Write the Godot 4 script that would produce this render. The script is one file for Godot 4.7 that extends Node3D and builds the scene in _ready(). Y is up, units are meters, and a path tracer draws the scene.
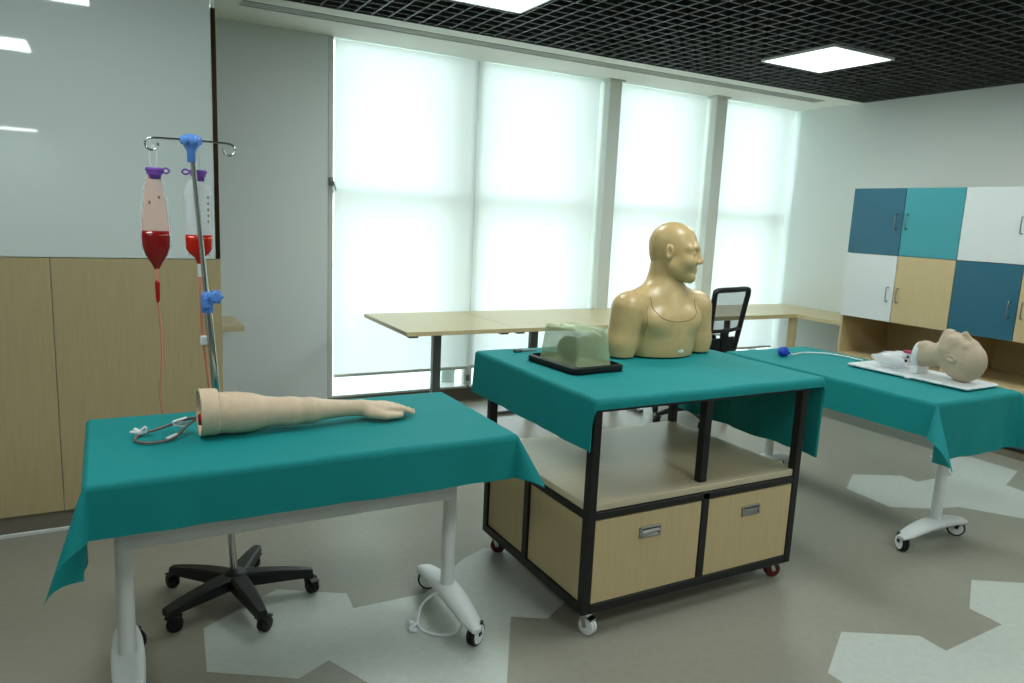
extends Node3D

# ------------------------------------------------------------------ mesh builder
class MB:
	var v := PackedVector3Array()
	var n := PackedVector3Array()
	var i := PackedInt32Array()
	func tri_i(a: int, b: int, c: int) -> void:
		var f: Vector3 = (v[c] - v[a]).cross(v[b] - v[a])
		i.append(a)
		if f.dot(n[a] + n[b] + n[c]) < 0.0:
			i.append(c); i.append(b)
		else:
			i.append(b); i.append(c)
	func vert(p: Vector3, q: Vector3) -> int:
		v.append(p); n.append(q)
		return v.size() - 1
	func flat(pts: Array, out: Vector3) -> void:
		var nn: Vector3 = (pts[1] - pts[0]).cross(pts[2] - pts[0]).normalized()
		if nn.dot(out) < 0.0: nn = -nn
		var b := v.size()
		for p in pts: vert(p, nn)
		for k in range(1, pts.size() - 1): tri_i(b, b + k, b + k + 1)
	# chamfered box, centre c, size s, chamfer b, turned by basis t
	func box(c: Vector3, s: Vector3, b := 0.0, t := Basis()) -> void:
		var h := s * 0.5
		b = minf(b, minf(h.x, minf(h.y, h.z)) * 0.95)
		for ax in 3:
			for sg in [-1.0, 1.0]:
				var e := Vector3.ZERO; e[ax] = sg
				var a1 := (ax + 1) % 3; var a2 := (ax + 2) % 3
				var ps := []
				for q in [[-1, -1], [1, -1], [1, 1], [-1, 1]]:
					var p := Vector3.ZERO
					p[ax] = sg * h[ax]; p[a1] = q[0] * (h[a1] - b); p[a2] = q[1] * (h[a2] - b)
					ps.append(c + t * p)
				flat(ps, t * e)
		if b <= 0.0: return
		for ax in 3:
			var a1 := (ax + 1) % 3; var a2 := (ax + 2) % 3
			for s1 in [-1.0, 1.0]:
				for s2 in [-1.0, 1.0]:
					var ps := []
					for q in [[-1, 0], [1, 0], [1, 1], [-1, 1]]:
						var p := Vector3.ZERO
						p[ax] = q[0] * (h[ax] - b)
						p[a1] = s1 * (h[a1] - (b if q[1] == 1 else 0.0))
						p[a2] = s2 * (h[a2] - (0.0 if q[1] == 1 else b))
						ps.append(c + t * p)
					var o := Vector3.ZERO; o[a1] = s1; o[a2] = s2
					flat(ps, t * o)
		for sx in [-1.0, 1.0]:
			for sy in [-1.0, 1.0]:
				for sz in [-1.0, 1.0]:
					flat([c + t * Vector3(sx * h.x, sy * (h.y - b), sz * (h.z - b)), c + t * Vector3(sx * (h.x - b), sy * h.y, sz * (h.z - b)), c + t * Vector3(sx * (h.x - b), sy * (h.y - b), sz * h.z)], t * Vector3(sx, sy, sz))
	func bar(a: Vector3, b: Vector3, w: float, d: float, ch := 0.0) -> void:
		# box from a to b, w wide, d deep
		var y := (b - a).normalized()
		var x := Vector3.RIGHT
		if absf(y.dot(x)) > 0.9: x = Vector3.BACK
		var z := x.cross(y).normalized(); x = y.cross(z).normalized()
		box((a + b) * 0.5, Vector3(w, a.distance_to(b), d), ch, Basis(x, y, z))
	func tube(pts: Array, rad, seg := 10, caps := true, squash := 1.0, up := Vector3.UP) -> void:
		var m := pts.size()
		var b := v.size()
		var nx := Vector3.ZERO
		for k in m:
			var d: Vector3 = (pts[mini(k + 1, m - 1)] - pts[maxi(k - 1, 0)]).normalized()
			if k == 0:
				nx = up.cross(d)
				if nx.length() < 0.1: nx = Vector3.RIGHT.cross(d)
				nx = nx.normalized()
			nx = (nx - d * nx.dot(d)).normalized()
			var ny := d.cross(nx)
			var r: float = rad[k] if rad is Array else rad
			for j in seg:
				var a := TAU * j / seg
				var o := nx * cos(a) + ny * sin(a) * squash
				vert(pts[k] + o * r, (nx * cos(a) * squash + ny * sin(a)).normalized())
		for k in m - 1:
			for j in seg:
				var a := b + k * seg + j; var c := b + k * seg + (j + 1) % seg
				tri_i(a, c, c + seg); tri_i(a, c + seg, a + seg)
		if caps:
			for e in [0, m - 1]:
				var d: Vector3 = (pts[0] - pts[1]).normalized() if e == 0 else (pts[m - 1] - pts[m - 2]).normalized()
				var cc := vert(pts[e], d); var r0 := v.size()
				for j in seg: vert(v[b + e * seg + j], d)
				for j in seg: tri_i(cc, r0 + j, r0 + (j + 1) % seg)
	# profile: array of Vector2(radius, height)
	func lathe(prof: Array, seg := 24, t := Transform3D(), hard := false) -> void:
		var m := prof.size()
		for k in m - 1:
			var p: Vector2 = prof[k]; var q: Vector2 = prof[k + 1]
			var d0: Vector2 = q - p; var d1: Vector2 = q - p
			if not hard:
				if k > 0: d0 += p - prof[k - 1]
				if k < m - 2: d1 += prof[k + 2] - q
			var n0 := Vector2(d0.y, -d0.x).normalized(); var n1 := Vector2(d1.y, -d1.x).normalized()
			var b := v.size()
			for j in seg + 1:
				var a := TAU * j / seg
				var cs := cos(a); var sn := sin(a)
				vert(t * Vector3(p.x * cs, p.y, p.x * sn), (t.basis.inverse().transposed() * Vector3(n0.x * cs, n0.y, n0.x * sn)).normalized())
				vert(t * Vector3(q.x * cs, q.y, q.x * sn), (t.basis.inverse().transposed() * Vector3(n1.x * cs, n1.y, n1.x * sn)).normalized())
			for j in seg:
				var a := b + j * 2
				if p.x > 1e-6: tri_i(a, a + 2, a + 3 if q.x > 1e-6 else a + 1)
				if q.x > 1e-6: tri_i(a, a + 3, a + 1)
	# polygon (Vector2) extruded along local y from y0 to y1
	func prism(poly: PackedVector2Array, y0: float, y1: float, t := Transform3D()) -> void:
		var idx := Geometry2D.triangulate_polygon(poly)
		for y in [y0, y1]:
			var o: Vector3 = (t.basis * Vector3(0, 1 if y == maxf(y0, y1) else -1, 0)).normalized()
			var b := v.size()
			for p in poly: vert(t * Vector3(p.x, y, p.y), o)
			for k in range(0, idx.size(), 3): tri_i(b + idx[k], b + idx[k + 1], b + idx[k + 2])
		var area := 0.0
		for k in poly.size():
			var p := poly[k]; var q := poly[(k + 1) % poly.size()]
			area += p.x * q.y - q.x * p.y
		for k in poly.size():
			var p := poly[k]; var q := poly[(k + 1) % poly.size()]
			var o2 := Vector2(q.y - p.y, p.x - q.x) * signf(area)
			flat([t * Vector3(p.x, y0, p.y), t * Vector3(q.x, y0, q.y), t * Vector3(q.x, y1, q.y), t * Vector3(p.x, y1, p.y)], t.basis * Vector3(o2.x, 0, o2.y))
	# grid of points g[row][col] as a smooth sheet
	func sheet(g: Array, flip := false) -> void:
		var R := g.size(); var C: int = g[0].size()
		var b := v.size()
		for r in R:
			for c in C:
				var du: Vector3 = g[r][mini(c + 1, C - 1)] - g[r][maxi(c - 1, 0)]
				var dv: Vector3 = g[mini(r + 1, R - 1)][c] - g[maxi(r - 1, 0)][c]
				var q := du.cross(dv).normalized()
				vert(g[r][c], -q if flip else q)
		for r in R - 1:
			for c in C - 1:
				var a := b + r * C + c
				tri_i(a, a + 1, a + C + 1); tri_i(a, a + C + 1, a + C)
	func ball(c: Vector3, r: Vector3, seg := 16, rings := 10) -> void:
		var pr := []
		for k in rings + 1:
			var a := -PI / 2 + PI * k / rings
			pr.append(Vector2(cos(a) if k > 0 and k < rings else 0.0, sin(a)))
		lathe(pr, seg, Transform3D(Basis().scaled(r), c))
	func mesh() -> ArrayMesh:
		var a := []
		a.resize(Mesh.ARRAY_MAX)
		a[Mesh.ARRAY_VERTEX] = v; a[Mesh.ARRAY_NORMAL] = n; a[Mesh.ARRAY_INDEX] = i
		var m := ArrayMesh.new()
		m.add_surface_from_arrays(Mesh.PRIMITIVE_TRIANGLES, a)
		return m

# ------------------------------------------------------------------ signed-distance shapes
static func smin(a: float, b: float, k: float) -> float:
	var h := maxf(k - absf(a - b), 0.0) / k
	return minf(a, b) - h * h * k * 0.25
static func smax(a: float, b: float, k: float) -> float:
	return -smin(-a, -b, k)
static func cone(p: Vector3, a: Vector3, b: Vector3, ra: float, rb: float) -> float:
	var ab := b - a
	var h := clampf((p - a).dot(ab) / ab.length_squared(), 0.0, 1.0)
	return (p - a - ab * h).length() - lerpf(ra, rb, h)
static func ell(p: Vector3, c: Vector3, r: Vector3) -> float:
	var q := (p - c) / r
	var k0 := q.length()
	var k1 := (q / r).length()
	if k1 < 1e-9: return -minf(r.x, minf(r.y, r.z))
	return k0 * (k0 - 1.0) / k1

func nets(f: Callable, lo: Vector3, hi: Vector3, cell: float, mb: MB, t := Transform3D()) -> void:
	var nx := int(ceil((hi.x - lo.x) / cell)) + 1
	var ny := int(ceil((hi.y - lo.y) / cell)) + 1
	var nz := int(ceil((hi.z - lo.z) / cell)) + 1
	var val := PackedFloat32Array(); val.resize(nx * ny * nz)
	var B := 5
	var reach := cell * B * 0.5 * 1.7321 * 1.6 + cell
	for bx in range(0, nx, B):
		for by in range(0, ny, B):
			for bz in range(0, nz, B):
				var d: float = f.call(lo + Vector3(bx + B * 0.5, by + B * 0.5, bz + B * 0.5) * cell)
				var far := absf(d) > reach
				for x in range(bx, mini(bx + B, nx)):
					for y in range(by, mini(by + B, ny)):
						for z in range(bz, mini(bz + B, nz)):
							val[(x * ny + y) * nz + z] = d if far else f.call(lo + Vector3(x, y, z) * cell)
	var ids := {}
	var sx := ny * nz; var sy := nz
	var e := cell * 0.5
	for x in nx - 1:
		for y in ny - 1:
			var row := (x * ny + y) * nz
			for z in nz - 1:
				var o := row + z
				var s := val[o] < 0.0
				if s == (val[o + 1] < 0.0) and s == (val[o + sy] < 0.0) and s == (val[o + sy + 1] < 0.0) and s == (val[o + sx] < 0.0) and s == (val[o + sx + 1] < 0.0) and s == (val[o + sx + sy] < 0.0) and s == (val[o + sx + sy + 1] < 0.0):
					continue
				var sum := Vector3.ZERO; var cnt := 0
				for k in 12:
					var ax := k >> 2
					var u := k & 1; var w := (k >> 1) & 1
					var c0 := Vector3i.ZERO
					c0[(ax + 1) % 3] = u; c0[(ax + 2) % 3] = w
					var c1 := c0; c1[ax] = 1
					var a: float = val[o + c0.x * sx + c0.y * sy + c0.z]
					var b: float = val[o + c1.x * sx + c1.y * sy + c1.z]
					if (a < 0.0) != (b < 0.0):
						sum += Vector3(c0).lerp(Vector3(c1), a / (a - b)); cnt += 1
				var p := lo + (Vector3(x, y, z) + sum / cnt) * cell
				var g := Vector3(f.call(p + Vector3(e, 0, 0)) - f.call(p - Vector3(e, 0, 0)), f.call(p + Vector3(0, e, 0)) - f.call(p - Vector3(0, e, 0)), f.call(p + Vector3(0, 0, e)) - f.call(p - Vector3(0, 0, e)))
				ids[o] = mb.vert(t * p, (t.basis * g).normalized())
	for o in ids:
		var z: int = o % nz; var y: int = (o / nz) % ny; var x: int = o / sx
		var st := [sx, sy, 1]; var at := [x, y, z]
		for ax in 3:
			if (val[o] < 0.0) == (val[o + st[ax]] < 0.0): continue
			var s1: int = st[(ax + 1) % 3]; var s2: int = st[(ax + 2) % 3]
			if at[(ax + 1) % 3] == 0 or at[(ax + 2) % 3] == 0: continue
			if not (ids.has(o - s1) and ids.has(o - s2) and ids.has(o - s1 - s2)): continue
			mb.tri_i(ids[o], ids[o - s1], ids[o - s1 - s2])
			mb.tri_i(ids[o], ids[o - s1 - s2], ids[o - s2])

# ------------------------------------------------------------------ scene helpers
var M := {}
var used := {}

func numbered(called: String) -> String:
	var k: int = used.get(called, 0)
	used[called] = k + 1
	return called if k == 0 else "%s_%03d" % [called, k]
func obj(called: String, mb: MB, mat: Material, parent: Node = self) -> MeshInstance3D:
	var o := MeshInstance3D.new()
	o.name = numbered(called) if parent == self else called
	o.mesh = mb.mesh()
	o.material_override = mat
	parent.add_child(o, true)
	return o
func inst(called: String, mesh: Mesh, mat: Material, at: Vector3, parent: Node) -> MeshInstance3D:
	var o := MeshInstance3D.new()
	o.name = called; o.mesh = mesh; o.material_override = mat; o.position = at
	parent.add_child(o, true)
	return o
func thing(called: String, label: String, category: String, at := Vector3.ZERO, group := "") -> Node3D:
	var o := Node3D.new()
	o.name = numbered(called)
	add_child(o, true)
	o.position = at
	return tag(o, label, category, group)
func tag(o, label: String, category: String, group := ""):
	o.set_meta("label", label); o.set_meta("category", category)
	if group: o.set_meta("group", group)
	return o
func struct(called: String, label := "", category := "") -> Node3D:
	var o := Node3D.new()
	o.name = called
	add_child(o, true)
	o.set_meta("kind", "structure")
	if label: tag(o, label, category)
	return o
func bx(c: Vector3, s: Vector3, b := 0.0) -> MB:
	var m := MB.new(); m.box(c, s, b); return m
func span(x0: float, x1: float, y0: float, y1: float, z0: float, z1: float, b := 0.0) -> MB:
	return bx(Vector3(x0 + x1, y0 + y1, z0 + z1) * 0.5, Vector3(x1 - x0, y1 - y0, z1 - z0), b)
func tb(pts: Array, r, seg := 10, squash := 1.0) -> MB:
	var m := MB.new(); m.tube(pts, r, seg, true, squash); return m
func curve(pts: Array, steps := 8) -> Array:
	# Catmull-Rom through pts
	var o := []
	for k in pts.size() - 1:
		var p0: Vector3 = pts[maxi(k - 1, 0)]; var p3: Vector3 = pts[mini(k + 2, pts.size() - 1)]
		for s in steps: o.append(pts[k].cubic_interpolate(pts[k + 1], p0, p3, float(s) / steps))
	o.append(pts[-1])
	return o

func mat(called: String, c: Color, rough := 0.6, metal := 0.0, spec := 0.5) -> StandardMaterial3D:
	var m := StandardMaterial3D.new()
	m.resource_name = called
	m.albedo_color = c; m.roughness = rough; m.metallic = metal; m.metallic_specular = spec
	m.cull_mode = BaseMaterial3D.CULL_DISABLED
	M[called] = m
	return m
func noise_tex(seed_: int, freq: float, lo: Color, hi: Color, oct := 4, size := 256) -> ImageTexture:
	var nz := FastNoiseLite.new()
	nz.seed = seed_; nz.frequency = freq; nz.fractal_octaves = oct; nz.noise_type = FastNoiseLite.TYPE_SIMPLEX_SMOOTH
	var src := nz.get_seamless_image(size, size)
	var im := Image.create(size, size, true, Image.FORMAT_RGB8)
	for y in size:
		for x in size: im.set_pixel(x, y, lo.lerp(hi, src.get_pixel(x, y).r))
	im.generate_mipmaps()
	return ImageTexture.create_from_image(im)
func textured(m: StandardMaterial3D, tex: Texture2D, scale: Vector3) -> StandardMaterial3D:
	m.albedo_texture = tex
	m.uv1_triplanar = true; m.uv1_world_triplanar = true; m.uv1_scale = scale
	return m
func bumped(m: StandardMaterial3D, tex: Texture2D, depth: float) -> void:
	m.heightmap_enabled = true; m.heightmap_texture = tex; m.heightmap_scale = depth

# room numbers, metres
const ZW := -5.085      # window wall
const H := 2.56         # ceiling
const XR := 5.88        # wall with cabinets
const XL := -3.2
const ZF := 9.3
const ZP := -3.56       # panelled partition
const XP := 0.458
const T := 0.74         # draped tables
const P := 0.865         # draped trolley

func _ready() -> void:
	# camera
	var cam := Camera3D.new()
	cam.name = "camera"
	add_child(cam)
	cam.position = Vector3(0, 1.44, 0)
	cam.rotation = Vector3(deg_to_rad(-9.6256), deg_to_rad(-29.1377), deg_to_rad(2.6307))
	cam.fov = 49.8416
	cam.current = true
	# sky and exposure
	var we := WorldEnvironment.new()
	we.name = "environment"
	var env := Environment.new()
	var sm := ProceduralSkyMaterial.new()
	sm.sky_top_color = Color(0.85, 0.93, 0.96); sm.sky_horizon_color = Color(0.90, 0.96, 0.97)
	sm.ground_bottom_color = Color(0.62, 0.66, 0.62); sm.ground_horizon_color = Color(0.8, 0.84, 0.8)
	sm.sky_energy_multiplier = 1.0
	var sky := Sky.new(); sky.sky_material = sm
	env.background_mode = Environment.BG_SKY; env.sky = sky
	env.background_energy_multiplier = 7.4
	env.tonemap_mode = Environment.TONE_MAPPER_LINEAR
	env.tonemap_exposure = 1.0
	env.sdfgi_enabled = true; env.ssao_enabled = true; env.ssil_enabled = true
	we.environment = env
	add_child(we)
	materials()
	room()
	windows()
	ceiling_lamps(1.52, 3.0)
	cabinets()
	worktops()
	trolley()
	draped_tables()
	iv_stand()
	arm()
	bust()
	phantom()
	airway_trainer()
	office_chair()
	outside()

func materials() -> void:
	mat("wall_white", Color(0.87, 0.895, 0.885), 0.75)
	mat("ceiling_white", Color(0.90, 0.91, 0.88), 0.8)
	var floor_t := noise_tex(8, 0.03, Color(0.955, 0.955, 0.955), Color.WHITE, 5)
	textured(mat("floor_base", Color(0.575, 0.56, 0.505), 0.38), floor_t, Vector3(3, 3, 3))
	textured(mat("floor_light", Color(0.75, 0.765, 0.73), 0.38), floor_t, Vector3(3, 3, 3))
	var grain := noise_tex(21, 0.03, Color(0.96, 0.955, 0.945), Color.WHITE, 5)
	textured(mat("wood_panel", Color(0.72, 0.65, 0.49), 0.5), grain, Vector3(7, 0.45, 7))
	textured(mat("wood_door", Color(0.80, 0.715, 0.54), 0.45), grain, Vector3(7, 0.45, 7))
	textured(mat("wood_top", Color(0.82, 0.75, 0.58), 0.35), grain, Vector3(0.6, 7, 7))
	textured(mat("wood_shelf", Color(0.80, 0.75, 0.63), 0.3), grain, Vector3(0.6, 7, 7))
	mat("plinth_grey", Color(0.47, 0.44, 0.38), 0.5)
	mat("sill_brown", Color(0.42, 0.39, 0.33), 0.6)
	var board := mat("glass_board", Color(0.86, 0.90, 0.885), 0.025)
	board.clearcoat_enabled = true; board.clearcoat = 0.6; board.clearcoat_roughness = 0.03
	mat("bronze", Color(0.30, 0.22, 0.12), 0.25, 0.8)
	mat("black_metal", Color(0.016, 0.016, 0.017), 0.45)
	mat("black_plastic", Color(0.03, 0.03, 0.033), 0.5)
	mat("rubber", Color(0.03, 0.03, 0.03), 0.7)
	mat("grid_black", Color(0.21, 0.22, 0.22), 0.5)
	mat("plenum_black", Color(0.012, 0.012, 0.014), 0.95)
	mat("slot_dark", Color(0.015, 0.015, 0.015), 0.8)
	mat("alu_white", Color(0.78, 0.80, 0.78), 0.4)
	mat("post_grey", Color(0.87, 0.89, 0.86), 0.45)
	mat("white_paint", Color(0.86, 0.87, 0.86), 0.4)
	mat("white_plastic", Color(0.88, 0.89, 0.89), 0.45)
	mat("chrome", Color(0.80, 0.81, 0.80), 0.12, 1.0)
	mat("steel", Color(0.62, 0.62, 0.60), 0.3, 1.0)
	mat("leg_steel", Color(0.40, 0.41, 0.40), 0.45, 0.5)
	mat("teal_door", Color(0.24, 0.60, 0.63), 0.4)
	mat("blue_door", Color(0.16, 0.39, 0.475), 0.4)
	mat("white_door", Color(0.86, 0.875, 0.87), 0.4)
	var weave := noise_tex(5, 0.35, Color(0.86, 0.86, 0.86), Color.WHITE, 2)
	var cl := textured(mat("cloth_teal", Color(0.02, 0.56, 0.56), 0.7, 0.0, 0.4), weave, Vector3(9, 9, 9))
	cl.rim_enabled = true; cl.rim = 0.5; cl.rim_tint = 1.0
	var bl := mat("blind_fabric", Color(0.93, 0.95, 0.93), 0.9)
	bl.backlight_enabled = true; bl.backlight = Color(1.0, 1.0, 1.0)
	var gl := mat("window_glass", Color(0.9, 1.0, 0.96, 0.12), 0.02)
	gl.transparency = BaseMaterial3D.TRANSPARENCY_ALPHA
	var em := mat("lamp_glow", Color(0.9, 0.9, 0.9), 0.5)
	em.emission_enabled = true; em.emission = Color(0.95, 1.0, 0.99); em.emission_energy_multiplier = 2.5
	var skin_t := noise_tex(31, 0.02, Color(0.95, 0.935, 0.91), Color.WHITE, 4)
	var tan_ := textured(mat("tan_vinyl", Color(0.83, 0.71, 0.50), 0.36), skin_t, Vector3(5, 5, 5))
	tan_.clearcoat_enabled = true; tan_.clearcoat = 0.25; tan_.clearcoat_roughness = 0.25
	textured(mat("arm_vinyl", Color(0.86, 0.76, 0.65), 0.5), skin_t, Vector3(7, 7, 7))
	mat("arm_inner", Color(0.42, 0.12, 0.06), 0.5)
	textured(mat("beige_vinyl", Color(0.78, 0.70, 0.60), 0.55), skin_t, Vector3(9, 9, 9))
	mat("seam_tan", Color(0.55, 0.43, 0.26), 0.5)
	mat("fluid_red", Color(0.52, 0.10, 0.09), 0.12)
	mat("fluid_orange", Color(0.76, 0.13, 0.07), 0.12)
	mat("drip_red", Color(0.62, 0.05, 0.02), 0.2)
	mat("tube_pink", Color(0.84, 0.53, 0.42), 0.3)
	mat("tube_grey", Color(0.45, 0.36, 0.34), 0.3)
	var fl := mat("bag_film_pink", Color(0.93, 0.72, 0.64, 0.36), 0.35); fl.transparency = BaseMaterial3D.TRANSPARENCY_ALPHA
	fl = mat("bag_film", Color(0.93, 0.94, 0.96, 0.32), 0.35); fl.transparency = BaseMaterial3D.TRANSPARENCY_ALPHA
	fl = mat("clear_film", Color(0.95, 0.95, 0.96, 0.55), 0.35); fl.transparency = BaseMaterial3D.TRANSPARENCY_ALPHA
	fl = mat("gel", Color(0.72, 0.78, 0.60, 0.52), 0.28); fl.transparency = BaseMaterial3D.TRANSPARENCY_ALPHA
	mat("gel_dark", Color(0.25, 0.26, 0.19), 0.6)
	mat("purple", Color(0.46, 0.27, 0.66), 0.4)
	mat("blue_plastic", Color(0.36, 0.55, 0.86), 0.4)
	mat("blue_bulb", Color(0.12, 0.27, 0.74), 0.45)
	mat("castor_red", Color(0.35, 0.06, 0.04), 0.5)
	mat("pink_print", Color(0.75, 0.25, 0.38), 0.5)
	fl = mat("chair_mesh", Color(0.10, 0.11, 0.115, 0.62), 0.8); fl.transparency = BaseMaterial3D.TRANSPARENCY_ALPHA
	mat("paving", Color(0.66, 0.67, 0.64), 0.9)
	mat("leaf", Color(0.22, 0.36, 0.18), 0.8)

func room() -> void:
	var f := struct("floor", "grey vinyl floor with pale hexagon inlays", "floor")
	obj("vinyl_base", span(XL, XR, -0.12, 0, ZW - 0.1, ZF), M.floor_base, f)
	for poly in [
		[[2.038, -1.409], [2.300, -1.557], [2.547, -1.416], [2.542, -1.315], [2.922, -1.329], [2.928, -1.453], [3.185, -1.591], [3.44, -1.44], [3.44, -1.15], [3.19, -1.0], [2.9, -0.87], [2.3, -0.87], [2.04, -1.12]],
		[[3.646, -2.552], [3.902, -2.70], [4.175, -2.567], [4.162, -2.46], [4.50, -2.45], [4.75, -2.75], [5.0, -2.62], [5.0, -2.33], [4.637, -2.212], [4.62, -2.0], [4.3, -1.80], [4.168, -1.877], [3.997, -2.118], [3.827, -2.163], [3.627, -2.27]],
		[[0.243, -2.515], [0.224, -2.255], [0.471, -2.103], [0.58, -2.159], [0.602, -2.109], [0.658, -1.99], [0.75, -1.72], [0.98, -1.70], [1.048, -1.812], [1.244, -2.146], [1.36, -2.08], [1.62, -2.23], [1.65, -2.54], [1.402, -2.687], [1.268, -2.624], [1.022, -2.428], [0.743, -2.434], [0.752, -2.548], [0.729, -2.559], [0.521, -2.684]],
		[[-1.3, -2.9], [-1.05, -3.05], [-0.8, -2.9], [-0.8, -2.61], [-1.05, -2.46], [-1.3, -2.61]],
	]:
		var pp := PackedVector2Array()
		for q in poly: pp.append(Vector2(q[0], q[1]))
		var mb := MB.new(); mb.prism(pp, -0.002, 0.0008)
		obj("pale_hexagon_inlay", mb, M.floor_light, f)
	# walls
	var w := struct("wall_back", "plain white wall beside the tall windows", "wall")
	obj("plaster", span(XL, 1.347, 0, H, ZW - 0.1, ZW), M.wall_white, w)
	obj("plaster", span(XL, XR, H, H + 0.5, ZW - 0.1, ZW), M.wall_white, w)
	obj("base_kerb", span(1.347, XR, 0, 0.10, ZW - 0.1, ZW), M.sill_brown, w)
	w = struct("wall_right", "white wall behind the coloured cabinets", "wall")
	obj("plaster", span(XR, XR + 0.2, 0, H + 0.5, ZW - 0.1, ZF), M.wall_white, w)
	w = struct("wall_left", "white side wall", "wall")
	obj("plaster", span(XL - 0.2, XL, 0, H + 0.5, ZW - 0.1, ZF), M.wall_white, w)
	w = struct("wall_front", "white wall opposite the windows", "wall")
	obj("plaster", span(XL - 0.2, XR + 0.2, 0, H + 0.5, ZF, ZF + 0.2), M.wall_white, w)
	# partition with wood panels below and board above
	w = struct("wall_partition", "maple panelled partition with glossy white board above", "wall")
	obj("core", span(XL, XP - 0.004, 0.0, H + 0.4, ZP - 0.16, ZP - 0.022), M.wall_white, w)
	obj("plinth", span(XL, XP - 0.01, 0.0, 0.093, ZP - 0.03, ZP - 0.012), M.plinth_grey, w)
	var xs := [XL, -2.64, -1.83, -1.01, -0.20, XP]
	for k in 5:
		obj("wood_panel", span(xs[k] + 0.0015, xs[k + 1] - 0.0015, 0.095, 1.188, ZP - 0.024, ZP, 0.001), M.wood_panel, w)
	obj("white_skirting", span(XL, XP - 0.01, 0.0, 0.018, ZP - 0.012, ZP - 0.001, 0.002), M.white_paint, w)
	obj("upper_panel", span(XL, XP, 2.30, H + 0.4, ZP - 0.024, ZP, 0.001), M.wall_white, w)
	var strip := obj("edge_strip", span(XP - 0.020, XP - 0.002, 1.192, 2.262, ZP - 0.022, ZP - 0.001, 0.001), M.bronze, w)
	strip.set_meta("label", "dark bronze edge strip")
	var wb := thing("whiteboard", "large glossy white glass writing board above wooden wall panels", "whiteboard", Vector3(0, 1.191, ZP - 0.01))
	for q in [[XL + 0.01, -0.9], [-0.898, XP - 0.022]]:
		obj("glass_panel", span(q[0], q[1], 0.0, 1.105, -0.010, 0.008, 0.0015), M.glass_board, wb)
	# ceiling: black open-cell grid below a black void, white soffit along the windows
	var c := struct("ceiling", "black open cell grid ceiling with white soffit along windows", "ceiling")
	var zg := -4.42
	obj("void", span(XL - 0.2, XR + 0.2, H + 0.5, H + 0.6, ZW - 0.1, ZF + 0.2), M.plenum_black, c)
	obj("soffit", span(XL, XR, H, H + 0.06, ZW, -4.700), M.ceiling_white, c)
	obj("soffit", span(XL, XR, H, H + 0.06, -4.550, zg), M.ceiling_white, c)
	obj("soffit", span(XL, 0.72, H, H + 0.06, -4.700, -4.550), M.ceiling_white, c)
	obj("soffit", span(5.58, XR, H, H + 0.06, -4.700, -4.550), M.ceiling_white, c)
	obj("soffit_face", span(XL, XR, H + 0.06, H + 0.5, zg - 0.02, zg), M.plenum_black, c)
	obj("edge_trim", span(XR - 0.022, XR, H + 0.001, H + 0.04, zg, ZF), M.grid_black, c)
	obj("edge_trim", span(XL, XR - 0.022, H + 0.001, H + 0.04, zg, zg + 0.012), M.grid_black, c)
	var cell := 0.1
	var sx := BoxMesh.new(); sx.size = Vector3(XR - XL, 0.036, 0.010)
	var sz := BoxMesh.new(); sz.size = Vector3(0.011, 0.036, ZF - zg)
	var zz := zg + 0.05
	while zz < ZF:
		inst("grid_slat", sx, M.grid_black, Vector3((XL + XR) / 2, H + 0.022, zz), c); zz += cell
	var xx := XL + 0.02
	while xx < XR:
		inst("grid_slat", sz, M.grid_black, Vector3(xx, H + 0.0215, (ZF + zg) / 2), c); xx += cell
	var sd := Node3D.new(); sd.name = "slot_diffuser"; c.add_child(sd, true); sd.position = Vector3(0, H, -4.625)
	obj("housing", span(0.72, 5.58, 0.03, 0.06, -0.075, 0.075), M.slot_dark, sd)
	for k in 4:
		var z0 := -0.075 + k * 0.05
		obj("blade", span(0.72, 5.58, 0.0, 0.006, z0 - 0.008 if k else -0.075, z0 + 0.008 if k < 3 else 0.075), M.ceiling_white, sd)
	for q in [0.724, 5.576]:
		obj("end_cap", span(q - 0.004, q + 0.004, 0.0, 0.03, -0.075, 0.075), M.ceiling_white, sd)

# mullion posts in front of the glazing: [x0, x1, protrusion]
const POSTS := [[2.445, 2.480, -0.06], [3.585, 3.705, 0.07], [4.735, 4.862, 0.07]]

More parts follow.
